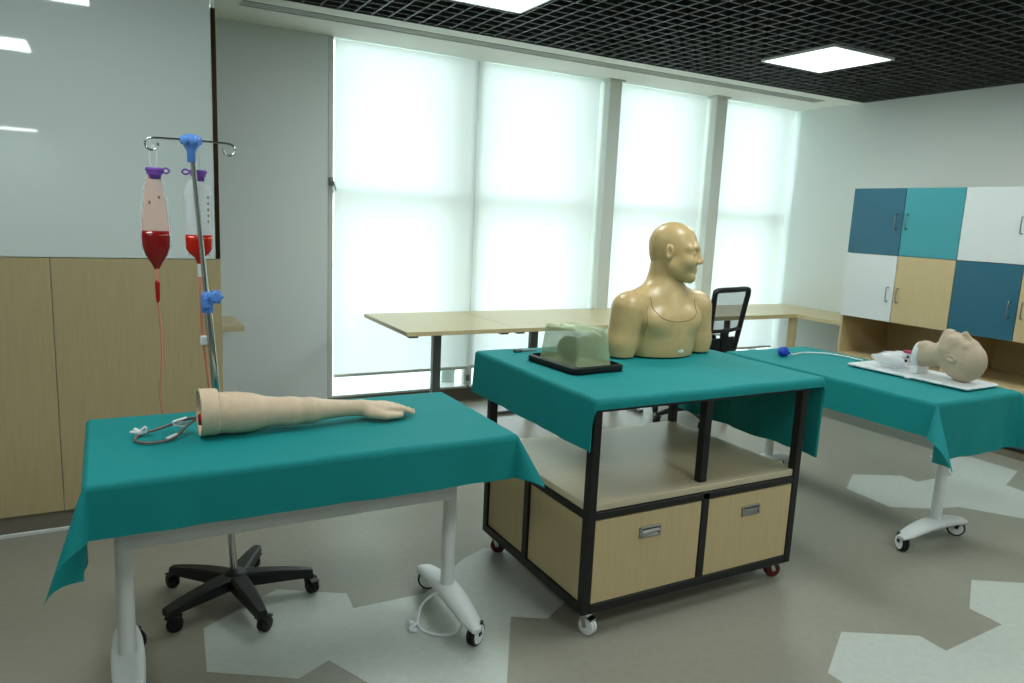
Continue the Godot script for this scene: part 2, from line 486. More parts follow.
func windows() -> void:
	var edges := [[1.347, 2.445], [2.480, 3.585], [3.705, 4.735], [4.862, 5.88]]
	var names := ["next to bare white wall", "between thin mullion and grey post", "between the two thick grey posts", "next to the cabinet wall"]
	for k in 4:
		var a: float = edges[k][0]; var b: float = edges[k][1]
		var w := struct("window_%d" % (k + 1), "tall aluminium framed window " + names[k], "window")
		obj("bottom_rail", span(a, b, 0.10, 0.118, ZW - 0.20, ZW + 0.005, 0.003), M.alu_white, w)
		obj("jamb", span(a, a + 0.035, 0.118, H, ZW - 0.20, ZW + (0.004 if k != 1 else -0.06), 0.003), M.alu_white, w)
		obj("mullion", span(b - (0.15 if k < 3 else 0.22), b - (0.03 if k < 3 else 0.10), 0.118, H + 0.1, ZW - 0.27, ZW - 0.16, 0.003), M.alu_white, w)
		obj("transom", span(a + 0.035, b, 1.545, 1.60, ZW - 0.20, ZW - 0.105, 0.003), M.alu_white, w)
		obj("pane", span(a + 0.03, b, 0.112, 1.55, ZW - 0.152, ZW - 0.146), M.window_glass, w)
		obj("pane", span(a + 0.03, b, 1.595, H + 0.1, ZW - 0.152, ZW - 0.146), M.window_glass, w)
		var bt: float = 0.264 + 0.006 * k
		var bl := thing("roller_blind", "translucent white roller blind lowered over window " + names[k], "blind", Vector3(0, 0, ZW - 0.025), "roller blinds on the window wall")
		var x0: float = a + [0.05, -0.008, 0.045, 0.045][k]; var x1: float = b - [-0.016, 0.03, 0.03, 0.055][k]
		obj("blind_fabric", span(x0, x1, bt, H - 0.005, -0.0006, 0.0006), M.blind_fabric, bl)
		obj("hem_bar", span(x0, x1, bt - 0.018, bt + 0.004, -0.007, 0.007, 0.003), M.post_grey, bl)
	var n := 1
	for q in POSTS:
		var t := struct("trim_%d" % n, "pale grey %s window post" % ["thin", "thick", "thick"][n - 1] + ["", " near the torso", " near the cabinets"][n - 1], "post")
		var z1: float = ZW + q[2]
		obj("post", span(q[0], q[1], 0.10 if n == 1 else 0.0, H, ZW - 0.10, z1, 0.004), M.post_grey, t)
		if n == 1: obj("bracket", span(q[1] - 0.015, q[1] + 0.015, 0.14, 0.19, z1 - 0.03, z1 + 0.01, 0.004), M.leg_steel, t)
		else: obj("cap", span(q[0] - 0.02, q[1] + 0.02, H - 0.012, H, ZW - 0.06, z1 + 0.02, 0.002), M.post_grey, t)
		n += 1
	# hinge-side lock handle on the jamb
	var hd := thing("window_handle", "small steel window handle on the white jamb", "handle", Vector3(1.365, 1.62, ZW + 0.03))
	obj("plate", span(-0.012, 0.012, -0.03, 0.03, -0.03, 0.006, 0.003), M.steel, hd)
	obj("lever", tb([Vector3(0, 0, 0.006), Vector3(0.004, 0, 0.03), Vector3(0.02, -0.06, 0.034)], 0.006, 8), M.steel, hd)

func ceiling_lamps(energy: float, glow: float) -> void:
	M.lamp_glow.emission_energy_multiplier = glow
	for q in [[1.78, -3.5], [4.23, -3.5], [-0.3, -2.15], [2.1, -1.75], [4.5, -1.75], [-0.72, -0.18], [1.7, 0.05], [4.1, 0.05], [1.7, 1.85], [4.1, 1.85], [-1.25, 8.6]]:
			var x: float = q[0]; var z: float = q[1]
			var seen := ""
			if x > 4 and z < -3: seen = "square white LED ceiling panel in front of the cabinet wall"
			elif x > 1 and z < -3: seen = "square white LED ceiling panel nearest the thin window mullion"
			else: seen = "square white LED ceiling panel on the room side away from windows"
			var t := thing("ceiling_lamp", seen, "ceiling light", Vector3(x, H, z), "LED panels in the grid ceiling")
			var fr := MB.new()
			for s in [-1.0, 1.0]:
				fr.box(Vector3(s * 0.286, -0.004, 0), Vector3(0.012, 0.016, 0.584), 0.002)
				fr.box(Vector3(0, -0.004, s * 0.286), Vector3(0.560, 0.016, 0.012), 0.002)
			obj("frame", fr, M.white_paint, t)
			obj("lamp_diffuser", bx(Vector3(0, -0.003, 0), Vector3(0.560, 0.010, 0.560)), M.lamp_glow, t)
			var l := AreaLight3D.new()
			l.name = "panel_light"
			l.area_size = Vector2(0.555, 0.555)
			l.light_energy = energy; l.light_color = Color(0.95, 1.0, 0.99)
			l.area_range = 14.0; l.area_attenuation = 2.0
			l.shadow_enabled = true
			t.add_child(l)
			l.position = Vector3(0, -0.014, 0)
			l.rotation = Vector3(-PI / 2, 0, 0)

# ------------------------------------------------------------------ cabinets on the right wall
func handle_v(mb: MB, c: Vector3, out: Vector3, along: Vector3, L: float) -> void:
	var a := c - along * L * 0.5; var b := c + along * L * 0.5
	mb.tube(curve([a, a + out * 0.022, a + out * 0.03 + along * 0.012, b + out * 0.03 - along * 0.012, b + out * 0.022, b], 4), 0.0045, 8)

func cabinets() -> void:
	var X := 5.24
	var cols := [["blue_door", "teal_door", "white_door", "wood_door"], ["white_door", "teal_door", "blue_door", "wood_door"]]
	var labels := ["tall wall cabinet with dark blue, teal, white and maple doors beside corner worktop", "tall wall cabinet with white door above dark blue door and maple side door"]
	for k in 2:
		var z0: float = -3.925 + 0.88 * k
		var t := thing("storage_cabinet", labels[k], "cabinet", Vector3(XR, 0, z0 + 0.44), "coloured door cabinets")
		var xb := X + 0.018 - XR
		obj("side_panel", span(xb, -0.004, 0.0, 1.784, -0.44, -0.422, 0.001), M.wood_door, t)
		obj("side_panel", span(xb, -0.004, 0.0, 1.784, 0.420, 0.438, 0.001), M.wood_door, t)
		obj("top_panel", span(xb, -0.004, 1.766, 1.784, -0.422, 0.420), M.wood_door, t)
		obj("shelf", span(xb, -0.004, 0.773, 0.793, -0.422, 0.420), M.wood_door, t)
		obj("bench_top", span(xb - 0.012, -0.004, 0.442, 0.467, -0.422, 0.420, 0.001), M.wood_door, t)
		obj("back_panel", span(-0.02, -0.004, 0.05, 1.766, -0.422, 0.420), M.wood_door, t)
		obj("plinth", span(xb + 0.03, xb + 0.05, 0.0, 0.075, -0.422, 0.420), M.plinth_grey, t)
		# four doors
		for r in 2:
			for c in 2:
				var y0: float = 1.282 if r == 0 else 0.776
				var y1: float = 1.783 if r == 0 else 1.278
				var za := -0.439 + c * 0.44
				var d := obj("door", span(xb - 0.019, xb - 0.001, y0, y1, za + 0.0015, za + 0.4365, 0.0012), M[cols[k][r * 2 + c]], t)
				if k == 1 and r == 0 and c == 1: d.material_override = M.teal_door
				if k == 1 and r == 0 and c == 0: d.material_override = M.white_door
				if k == 1 and r == 1 and c == 0: d.material_override = M.blue_door
				if k == 0 and r == 0 and c == 0: d.material_override = M.blue_door
				if k == 0 and r == 0 and c == 1: d.material_override = M.teal_door
				if k == 0 and r == 1 and c == 0: d.material_override = M.white_door
				if r == 1 and c == 1: d.material_override = M.wood_door
				var hm := MB.new()
				handle_v(hm, Vector3(xb - 0.019, 1.535 if r == 0 else 0.985, -0.042 if c == 0 else 0.040), Vector3.LEFT, Vector3.UP, 0.105)
				var hd := obj("handle", hm, M.steel, d)
				hd.set_meta("label", "steel bow handle")
		# drawers below the open niche
		for c in 2:
			var za := -0.439 + c * 0.44
			for r in 2:
				var d := obj("drawer", span(xb - 0.019, xb - 0.001, 0.258 if r == 0 else 0.078, 0.438 if r == 0 else 0.255, za + 0.0015, za + 0.4365, 0.0012), M.teal_door if r == 0 else M.blue_door, t)
				var hm := MB.new()
				handle_v(hm, Vector3(xb - 0.019, 0.35 if r == 0 else 0.165, za + 0.22), Vector3.LEFT, Vector3.BACK, 0.13)
				obj("handle", hm, M.chrome, d)
	var bb := struct("baseboard_right", "grey plinth strip under the wall cabinets", "baseboard")
	obj("strip", span(X + 0.016, X + 0.030, 0.0, 0.05, -3.92, ZF), M.plinth_grey, bb)

func worktops() -> void:
	var D := 0.71
	# free-standing pedestal desks in a row under the windows
	var xs := [1.605, 2.372, 3.165, 3.958]
	var nm := ["free end of row", "second from free end", "third from free end"]
	for k in 3:
		var a: float = xs[k]; var b: float = xs[k + 1] - 0.004
		var c := (a + b) / 2
		var t := thing("desk", "pale maple desk on steel pedestal by windows, " + nm[k], "desk", Vector3(c, 0, -4.64), "desks in a row under the windows")
		var hw := (b - a) / 2
		obj("desktop", span(-hw, hw, D - 0.028, D, -0.43, 0.43, 0.002), M.wood_top, t)
		obj("pedestal", span(-0.03, 0.03, 0.02, D - 0.028, -0.022, 0.022, 0.003), M.leg_steel, t)
		obj("foot", span(-0.025, 0.025, 0.0, 0.022, -0.34, 0.34, 0.004), M.leg_steel, t)
		obj("foot", span(-0.30, 0.30, 0.0, 0.022, -0.02, 0.02, 0.004), M.leg_steel, t)
		obj("beam", span(-hw + 0.1, hw - 0.1, D - 0.058, D - 0.028, -0.03, 0.03, 0.002), M.leg_steel, t)
		for s in [-1.0, 1.0]:
			obj("latch", span(s * (hw - 0.06) - 0.03, s * (hw - 0.06) + 0.03, D - 0.044, D - 0.028, 0.33, 0.40, 0.003), M.leg_steel, t)
	# built-in corner worktop
	var t := thing("corner_worktop", "built in maple worktop turning the corner below the last window", "worktop", Vector3(XR, 0, ZW))
	obj("top", span(3.960 - XR, -0.004, D - 0.035, D, 0.012, 0.68, 0.002), M.wood_top, t)
	obj("top", span(5.30 - XR, -0.004, D - 0.035, D, 0.682, -3.932 - ZW, 0.002), M.wood_top, t)
	obj("end_panel", span(5.305 - XR, 5.33 - XR, 0.0, D - 0.035, 0.60, 0.68, 0.001), M.wood_door, t)
	for x in [4.3, 4.95]:
		obj("leg", span(x - XR - 0.02, x - XR + 0.02, 0.0, D - 0.035, 0.2, 0.24, 0.002), M.leg_steel, t)
	# worktop in the recess behind the partition
	var u := thing("recess_worktop", "maple worktop end sticking out behind the panelled partition", "worktop", Vector3(0, 0, ZW))
	obj("top", span(-1.6, 0.725, D - 0.03, D, 0.004, 0.44, 0.002), M.wood_top, u)
	obj("support", span(-0.6, -0.575, 0.0, D - 0.03, 0.02, 0.40), M.wood_door, u)
	obj("support", span(-1.6, -1.575, 0.0, D - 0.03, 0.02, 0.40), M.wood_door, u)

# ------------------------------------------------------------------ draped cloth
func cloth_mesh(x0: float, x1: float, z0: float, z1: float, Y: float, dl: float, dr: float, db: float, df: float, flare: float, tails: Dictionary, seed_: int) -> MB:
	# dl/dr/db/df: overhang at the -x, +x, -z and +z edges; tails: corner flare in degrees by "lf", "rf", "lb", "rb"
	var R := 0.010
	var ax := func(lo: float, hi: float, d0: float, d1: float) -> Array:
		var o := []
		var n0 := int(ceil(d0 / 0.014))
		for k in n0: o.append(lo - d0 + d0 * k / n0)
		for q in [0.0, 0.006, 0.012, 0.02]: o.append(lo + q)
		var n := int((hi - lo) / 0.03)
		for k in range(1, n): o.append(lo + 0.02 + (hi - lo - 0.04) * k / n)
		for q in [0.02, 0.012, 0.006, 0.0]: o.append(hi - q)
		var n1 := int(ceil(d1 / 0.014))
		for k in range(1, n1 + 1): o.append(hi + d1 * k / n1)
		return o
	var us: Array = ax.call(x0, x1, dl, dr)
	var vs: Array = ax.call(z0, z1, db, df)
	var nz := FastNoiseLite.new(); nz.seed = seed_; nz.frequency = 2.2; nz.fractal_octaves = 2
	var g := []
	for vv in vs:
		var row := []
		for uu in us:
			var ox := 0.0; var oz := 0.0
			var sx := 0.0; var sz := 0.0
			if uu < x0: ox = x0 - uu; sx = -1.0
			elif uu > x1: ox = uu - x1; sx = 1.0
			if vv < z0: oz = z0 - vv; sz = -1.0
			elif vv > z1: oz = vv - z1; sz = 1.0
			var p := Vector3(clampf(uu, x0, x1), Y, clampf(vv, z0, z1))
			var d := sqrt(ox * ox + oz * oz)
			if d > 0.0:
				var dir := Vector3(ox * sx, 0, oz * sz) / d
				var al := flare
				if ox > 0.0 and oz > 0.0:
					var th := atan2(oz, ox)
					var key := ("l" if sx < 0 else "r") + ("f" if sz > 0 else "b")
					al += deg_to_rad(tails.get(key, 28.0)) * pow(sin(2.0 * th), 0.8)
				al += 0.07 * nz.get_noise_2d(p.x * 2.0 + dir.x * 0.3, p.z * 2.0 + dir.z * 0.3) * smoothstep(0.0, 0.1, d)
				var arc := R * (PI / 2 - al)
				if d < arc:
					var a := d / R
					p += dir * R * sin(a) + Vector3.DOWN * R * (1.0 - cos(a))
				else:
					var a := PI / 2 - al
					var e := d - arc
					p += dir * (R * sin(a) + e * sin(al)) + Vector3.DOWN * (R * (1.0 - cos(a)) + e * cos(al))
			else:
				p.y += 0.0016 * nz.get_noise_2d(uu * 1.4 + 40.0, vv * 1.4)
				# ironed fold lines
				p.y += 0.0014 * exp(-pow((uu - lerpf(x0, x1, 0.66)) / 0.02, 2.0)) + 0.0012 * exp(-pow((vv - lerpf(z0, z1, 0.45)) / 0.02, 2.0))
			row.append(p)
		g.append(row)
	var mb := MB.new()
	mb.sheet(g, true)
	return mb

# ------------------------------------------------------------------ trolley with two drawers
func castor(parent: Node, at: Vector3, yaw: float, r: float, wheel: Material, disc: Material, fork: Material, called := "castor") -> Node3D:
	# wheel resting on the floor below "at" (at.y = height of the mounting plate)
	var c := Node3D.new(); c.name = called
	parent.add_child(c, true)
	c.position = at; c.rotation.y = yaw
	var h := at.y
	var w := MB.new()
	var tr := Transform3D(Basis(Vector3.BACK, PI / 2), Vector3(0.0, r - h, 0.018))
	for s in [-1.0, 1.0]:
		w.lathe([Vector2(0, s * 0.008 - 0.007), Vector2(r * 0.92, s * 0.008 - 0.007), Vector2(r, s * 0.008 - 0.003), Vector2(r, s * 0.008 + 0.003), Vector2(r * 0.92, s * 0.008 + 0.007), Vector2(0, s * 0.008 + 0.007)], 20, tr)
	obj("wheel", w, wheel, c)
	if disc:
		for s in [-1.0, 1.0]:
			var d := MB.new()
			d.lathe([Vector2(0, s * 0.0175), Vector2(r * 0.74, s * 0.0175), Vector2(r * 0.8, s * 0.015)] if s > 0 else [Vector2(r * 0.8, s * 0.015), Vector2(r * 0.74, s * 0.0175), Vector2(0, s * 0.0175)], 20, tr)
			obj("wheel_disc", d, disc, c)
	var f := MB.new()
	f.box(Vector3(0, (2.05 * r - h) * 0.5 - 0.002, 0.006), Vector3(0.042, maxf(h - 2.05 * r, 0.006), 0.036), 0.002)
	for s in [-1.0, 1.0]: f.bar(Vector3(s * 0.0205, 2.1 * r - h, 0.006), Vector3(s * 0.0205, r - h, 0.018), 0.004, 0.016)
	f.box(Vector3(0, 2.0 * r - h, 0.028), Vector3(0.034, 0.007, 0.03), 0.002, Basis(Vector3.RIGHT, 0.35))
	obj("fork", f, fork, c)
	return c

func trolley() -> void:
	var x0 := 1.412; var x1 := 2.415; var zf := -1.935; var zb := -2.675
	var xm := 1.932; var zm := -2.335
	var w := 0.034; var yb := 0.085; var ys := 0.485; var yt := 0.847
	var t := thing("drawer_trolley", "black steel framed maple trolley with two drawers on castors", "trolley", Vector3((x0 + x1) / 2, 0, (zf + zb) / 2))
	var o := -t.position
	var post := func(x: float, z: float, y0: float, y1: float) -> void:
		obj("post", bx(o + Vector3(x, (y0 + y1) / 2, z), Vector3(w, y1 - y0, w), 0.002), M.black_metal, t)
	for x in [x0, x1]:
		for z in [zf, zb]: post.call(x, z, yb, yt)
	post.call(xm, zf, yb + w, ys - 0.026)
	post.call(xm + 0.010, zf - 0.035, ys, yt)
	post.call(xm, zb, yb + w, yt)
	post.call(x0, zm, yb + w, ys - 0.03)
	post.call(x1, zm, yb + w, ys - 0.03)
	for y in [yb + w / 2, ys - 0.028 - 0.012, yt - w / 2]:
		var hh := w if y < 0.2 or y > 0.6 else 0.026
		for z in [zf, zb]: obj("rail", bx(o + Vector3((x0 + x1) / 2, y, z), Vector3(x1 - x0 - w, hh, w), 0.002), M.black_metal, t)
		for x in [x0, x1]: obj("rail", bx(o + Vector3(x, y, (zf + zb) / 2), Vector3(w, hh, zf - zb - w), 0.002), M.black_metal, t)
	obj("shelf", span(o.x + x0 - 0.010, o.x + x1 + 0.010, ys - 0.026, ys, o.z + zb - 0.010, o.z + zf + 0.008, 0.002), M.wood_shelf, t)
	obj("floor_panel", span(o.x + x0, o.x + x1, yb + 0.004, yb + 0.02, o.z + zb, o.z + zf), M.wood_door, t)
	obj("top_board", span(o.x + 1.391, o.x + 2.482, yt, P - 0.002, o.z - 2.786, o.z - 1.908, 0.003), M.wood_door, t)
	var y0 := yb + w + 0.002; var y1 := ys - 0.058
	for q in [[zb + w / 2, zm - w / 2], [zm + w / 2, zf - w / 2]]:
		obj("side_panel", span(o.x + x0 - 0.006, o.x + x0 + 0.010, y0, y1, o.z + q[0] + 0.001, o.z + q[1] - 0.001), M.wood_door, t)
		obj("side_panel", span(o.x + x1 - 0.010, o.x + x1 + 0.006, y0, y1, o.z + q[0] + 0.001, o.z + q[1] - 0.001), M.wood_door, t)
	obj("back_panel", span(o.x + x0, o.x + x1, y0, y1, o.z + zb - 0.004, o.z + zb + 0.010), M.wood_door, t)
	for q in [[x0 + w / 2, xm - w / 2], [xm + w / 2, x1 - w / 2]]:
		var d := obj("drawer_front", span(o.x + q[0] + 0.002, o.x + q[1] - 0.002, y0, y1, o.z + zf - 0.004, o.z + zf + 0.014, 0.0015), M.wood_door, t)
		# recessed cup pull: frame, sunk plate and grip lip
		var cx: float = o.x + q[0] + (q[1] - q[0]) * 0.5
		var cy := y1 - 0.075
		var z: float = o.z + zf + 0.014
		var hm := MB.new()
		for s in [-1.0, 1.0]:
			hm.box(Vector3(cx + s * 0.044, cy, z + 0.003), Vector3(0.010, 0.040, 0.008), 0.002)
			hm.box(Vector3(cx, cy + s * 0.017, z + 0.003), Vector3(0.08, 0.008, 0.008), 0.002)
		hm.box(Vector3(cx, cy, z), Vector3(0.08, 0.03, 0.002))
		hm.box(Vector3(cx, cy + 0.004, z + 0.007), Vector3(0.08, 0.012, 0.004), 0.0015, Basis(Vector3.RIGHT, -0.5))
		var h := obj("handle", hm, M.steel, d)
		h.set_meta("label", "steel recessed pull handle")
	castor(t, o + Vector3(x0 + 0.02, yb, zf - 0.02), 0.35, 0.032, M.white_plastic, null, M.chrome)
	castor(t, o + Vector3(x1 - 0.03, yb, zf - 0.05), 1.2, 0.032, M.castor_red, null, M.chrome)
	castor(t, o + Vector3(x0 + 0.02, yb, zb + 0.03), 0.9, 0.032, M.castor_red, null, M.chrome)
	castor(t, o + Vector3(x1 - 0.03, yb, zb + 0.04), 2.2, 0.032, M.castor_red, null, M.chrome)
	var c := obj("drape_cloth", cloth_mesh(1.388, 2.485, -2.79, -1.905, P, 0.185, 0.34, 0.05, 0.042, 0.03, {"lf": 4.0, "rf": 6.0, "lb": 2.0, "rb": 10.0}, 11), M.cloth_teal)
	tag(c, "teal surgical drape spread over the black framed drawer trolley", "cloth", "teal drapes")

# ------------------------------------------------------------------ two wheeled tables under teal drapes
func wheeled_table(label: String, at: Vector3, yaw: float, L: float, W: float, lx: float, lz: float, cord: bool) -> void:
	# length along local x; legs at +-lx
	var t := thing("wheeled_table", label, "table", at, "white folding tables on castors")
	t.rotation.y = yaw
	obj("tabletop", span(-L / 2, L / 2, T - 0.030, T - 0.003, -W / 2, W / 2, 0.004), M.white_paint, t)
	obj("beam", span(-lx, lx, 0.452, 0.54, lz - 0.022, lz + 0.022, 0.006), M.white_paint, t)
	for s in [-1.0, 1.0]:
		var lg := MB.new()
		lg.tube([Vector3(s * lx, 0.095, lz), Vector3(s * lx, 0.62, lz)], [0.025, 0.022], 16)
		lg.box(Vector3(s * lx, 0.65, lz * 0.5), Vector3(0.05, 0.12, 0.30), 0.01)
		var leg := obj("leg", lg, M.white_paint, t)
		var ft := MB.new()
		var pts := []; var rr := []
		for k in 13:
			var u := -1.0 + k / 6.0
			pts.append(Vector3(s * lx, 0.072 + 0.034 * (1.0 - u * u), lz + u * 0.250))
			rr.append(0.046 - 0.017 * u * u - (0.012 if k == 0 or k == 12 else 0.0))
		ft.tube(pts, rr, 16, true, 0.55)
		obj("foot", ft, M.white_paint, t)
		for e in [-1.0, 1.0]:
			castor(t, Vector3(s * lx, 0.084, lz + e * 0.220), (0.6 if e > 0 else -0.5) + PI / 2, 0.041, M.rubber, M.white_plastic, M.black_plastic)
	if cord:
		var pts := curve([Vector3(lx - 0.035, 0.115, lz + 0.02), Vector3(lx - 0.09, 0.06, lz - 0.01), Vector3(lx - 0.12, 0.006, lz + 0.03), Vector3(lx - 0.10, 0.006, lz + 0.10), Vector3(lx - 0.03, 0.02, lz + 0.15), Vector3(lx - 0.01, 0.09, lz + 0.17)], 6)
		obj("packing_cord", tb(pts, 0.005, 7), M.white_plastic, t)
		var k := curve([Vector3(lx - 0.12, 0.005, lz + 0.03), Vector3(lx - 0.15, 0.02, lz + 0.02), Vector3(lx - 0.14, 0.006, lz + 0.06), Vector3(lx - 0.16, 0.012, lz + 0.05), Vector3(lx - 0.13, 0.025, lz + 0.045)], 6)
		obj("packing_cord", tb(k, 0.006, 7), M.white_plastic, t)

func draped_tables() -> void:
	wheeled_table("white wheeled table under teal drape holding the training arm", Vector3(0.522, 0, -2.318), 0.0, 1.16, 0.59, 0.512, 0.065, true)
	var c := obj("drape_cloth", cloth_mesh(-0.066, 1.152, -2.626, -2.012, T, 0.26, 0.135, 0.05, 0.150, 0.035, {"lf": 24.0, "rf": 30.0, "lb": 8.0, "rb": 14.0}, 4), M.cloth_teal)
	tag(c, "teal surgical drape on the table with the training arm", "cloth", "teal drapes")
	wheeled_table("white wheeled table under teal drape holding the airway head trainer", Vector3(3.405, 0, -2.395), PI / 2, 1.19, 0.63, 0.505, -0.02, false)
	c = obj("drape_cloth", cloth_mesh(3.08, 3.73, -3.005, -1.785, T, 0.16, 0.22, 0.14, 0.265, 0.035, {"lf": 36.0, "rf": 30.0, "lb": 20.0, "rb": 24.0}, 7), M.cloth_teal)
	tag(c, "teal surgical drape on the table with the airway head trainer", "cloth", "teal drapes")

# ------------------------------------------------------------------ drip stand, bags and lines
func iv_stand() -> void:
	var b := Vector3(0.369, 0, -2.664)
	var topp := Vector3(0.260, 1.612, -2.664)
	var t := thing("drip_stand", "chrome drip stand with blue clamps and black five star base", "stand", b)
	var top := topp - b
	var axis := (top - Vector3(0, 0.09, 0)).normalized()
	var at := func(y: float) -> Vector3: return Vector3(0, 0.09, 0) + axis * ((y - 0.09) / axis.y)
	obj("lower_pole", tb([at.call(0.08), at.call(1.10)], 0.0125, 18), M.chrome, t)
	obj("upper_pole", tb([at.call(1.08), at.call(1.615)], 0.0085, 16), M.chrome, t)
	var hub := MB.new()
	hub.lathe([Vector2(0, 0.062), Vector2(0.05, 0.062), Vector2(0.055, 0.075), Vector2(0.045, 0.108), Vector2(0.024, 0.122), Vector2(0.0, 0.122)], 24)
	obj("hub", hub, M.black_plastic, t)
	for k in 5:
		var a := deg_to_rad(8.0 + 72.0 * k)
		var d := Vector3(cos(a), 0, sin(a)); var s := Vector3(-sin(a), 0, cos(a))
		var m := MB.new()
		var g := []
		var N := 9
		for q in N:
			var u := float(q) / (N - 1)
			var r := lerpf(0.02, 0.275, u)
			var hw := lerpf(0.034, 0.019, u) * (0.85 if q == N - 1 else 1.0)
			var yt := lerpf(0.112, 0.088, u * u); var yb := lerpf(0.066, 0.062, u)
			var row := []
			for e in [[-1.0, yb], [-1.0, yt - 0.008], [-0.7, yt], [0.7, yt], [1.0, yt - 0.008], [1.0, yb], [-1.0, yb]]:
				row.append(d * r + s * hw * e[0] + Vector3(0, e[1], 0))
			g.append(row)
		for q in N - 1:
			for e in 6:
				m.flat([g[q][e], g[q][e + 1], g[q + 1][e + 1], g[q + 1][e]], (g[q][e] + g[q][e + 1]) * 0.5 - d * lerpf(0.02, 0.275, float(q) / (N - 1)) - Vector3(0, 0.08, 0))
		m.flat([g[N - 1][0], g[N - 1][1], g[N - 1][2], g[N - 1][3], g[N - 1][4], g[N - 1][5]], d)
		obj("base_arm", m, M.black_plastic, t)
		castor(t, d * 0.262 + Vector3(0, 0.064, 0), [0.4, 2.3, 1.4, 3.6, 5.2][k], 0.027, M.rubber, M.black_plastic, M.black_plastic)
	# blue head with cross arm and hooks
	var hm := MB.new()
	var hp: Vector3 = at.call(1.622)
	hm.lathe([Vector2(0, -0.055), Vector2(0.013, -0.055), Vector2(0.014, -0.02), Vector2(0.024, -0.002), Vector2(0.030, 0.010), Vector2(0.026, 0.028), Vector2(0.012, 0.034), Vector2(0.0, 0.034)], 20, Transform3D(Basis(), hp))
	for k in 6:
		var a := TAU * k / 6
		hm.ball(hp + Vector3(cos(a) * 0.026, 0.014, sin(a) * 0.026), Vector3(0.009, 0.014, 0.009), 10, 6)
	obj("head_clamp", hm, M.blue_plastic, t)
	var hy := hp.y + 0.012
	for s in [-1.0, 1.0]:
		var q := []
		q.append(Vector3(hp.x, hy + 0.004, hp.z)); q.append(Vector3(hp.x + s * 0.105, hy + 0.002, hp.z))
		for k in 11:
			var a := PI / 2 - TAU * 0.8 * k / 10
			q.append(Vector3(hp.x + s * (0.116 + 0.019 * cos(a)), hy - 0.018 + 0.019 * sin(a), hp.z))
		obj("hook_arm", tb(q, 0.0035, 8), M.chrome, t)
	# mid clamp with knob
	var cm := MB.new()
	var cp: Vector3 = at.call(1.108)
	cm.lathe([Vector2(0, -0.035), Vector2(0.020, -0.035), Vector2(0.021, 0.02), Vector2(0.013, 0.035), Vector2(0, 0.035)], 18, Transform3D(Basis(), cp))
	cm.box(cp + Vector3(0.0, 0.0, 0.02), Vector3(0.03, 0.04, 0.02), 0.005)
	obj("height_clamp", cm, M.blue_plastic, t)
	var km := MB.new()
	var kt := Transform3D(Basis(Vector3.RIGHT, PI / 2) , cp + Vector3(0.022, 0.022, 0.03))
	km.lathe([Vector2(0, -0.015), Vector2(0.012, -0.015), Vector2(0.014, 0.0), Vector2(0.021, 0.003), Vector2(0.021, 0.016), Vector2(0.012, 0.020), Vector2(0, 0.018)], 18, kt)
	for k in 6: km.ball(kt * Vector3(cos(TAU * k / 6) * 0.021, 0.01, sin(TAU * k / 6) * 0.021), Vector3(0.006, 0.006, 0.008), 8, 6)
	obj("clamp_knob", km, M.blue_plastic, t)
	# bags
	var hk0 := b + Vector3(hp.x - 0.116, hy - 0.037, hp.z)
	var hk1 := b + Vector3(hp.x + 0.010, hy - 0.037, hp.z + 0.0)
	bag("fluid bag nearly half full of dark red liquid on the free hook", hk0 + Vector3(0.003, 0.008, 0.0), true)
	bag("fluid bag with bright red liquid hanging behind the chrome pole", Vector3(0.278, hk0.y + 0.010, b.z - 0.028), false)

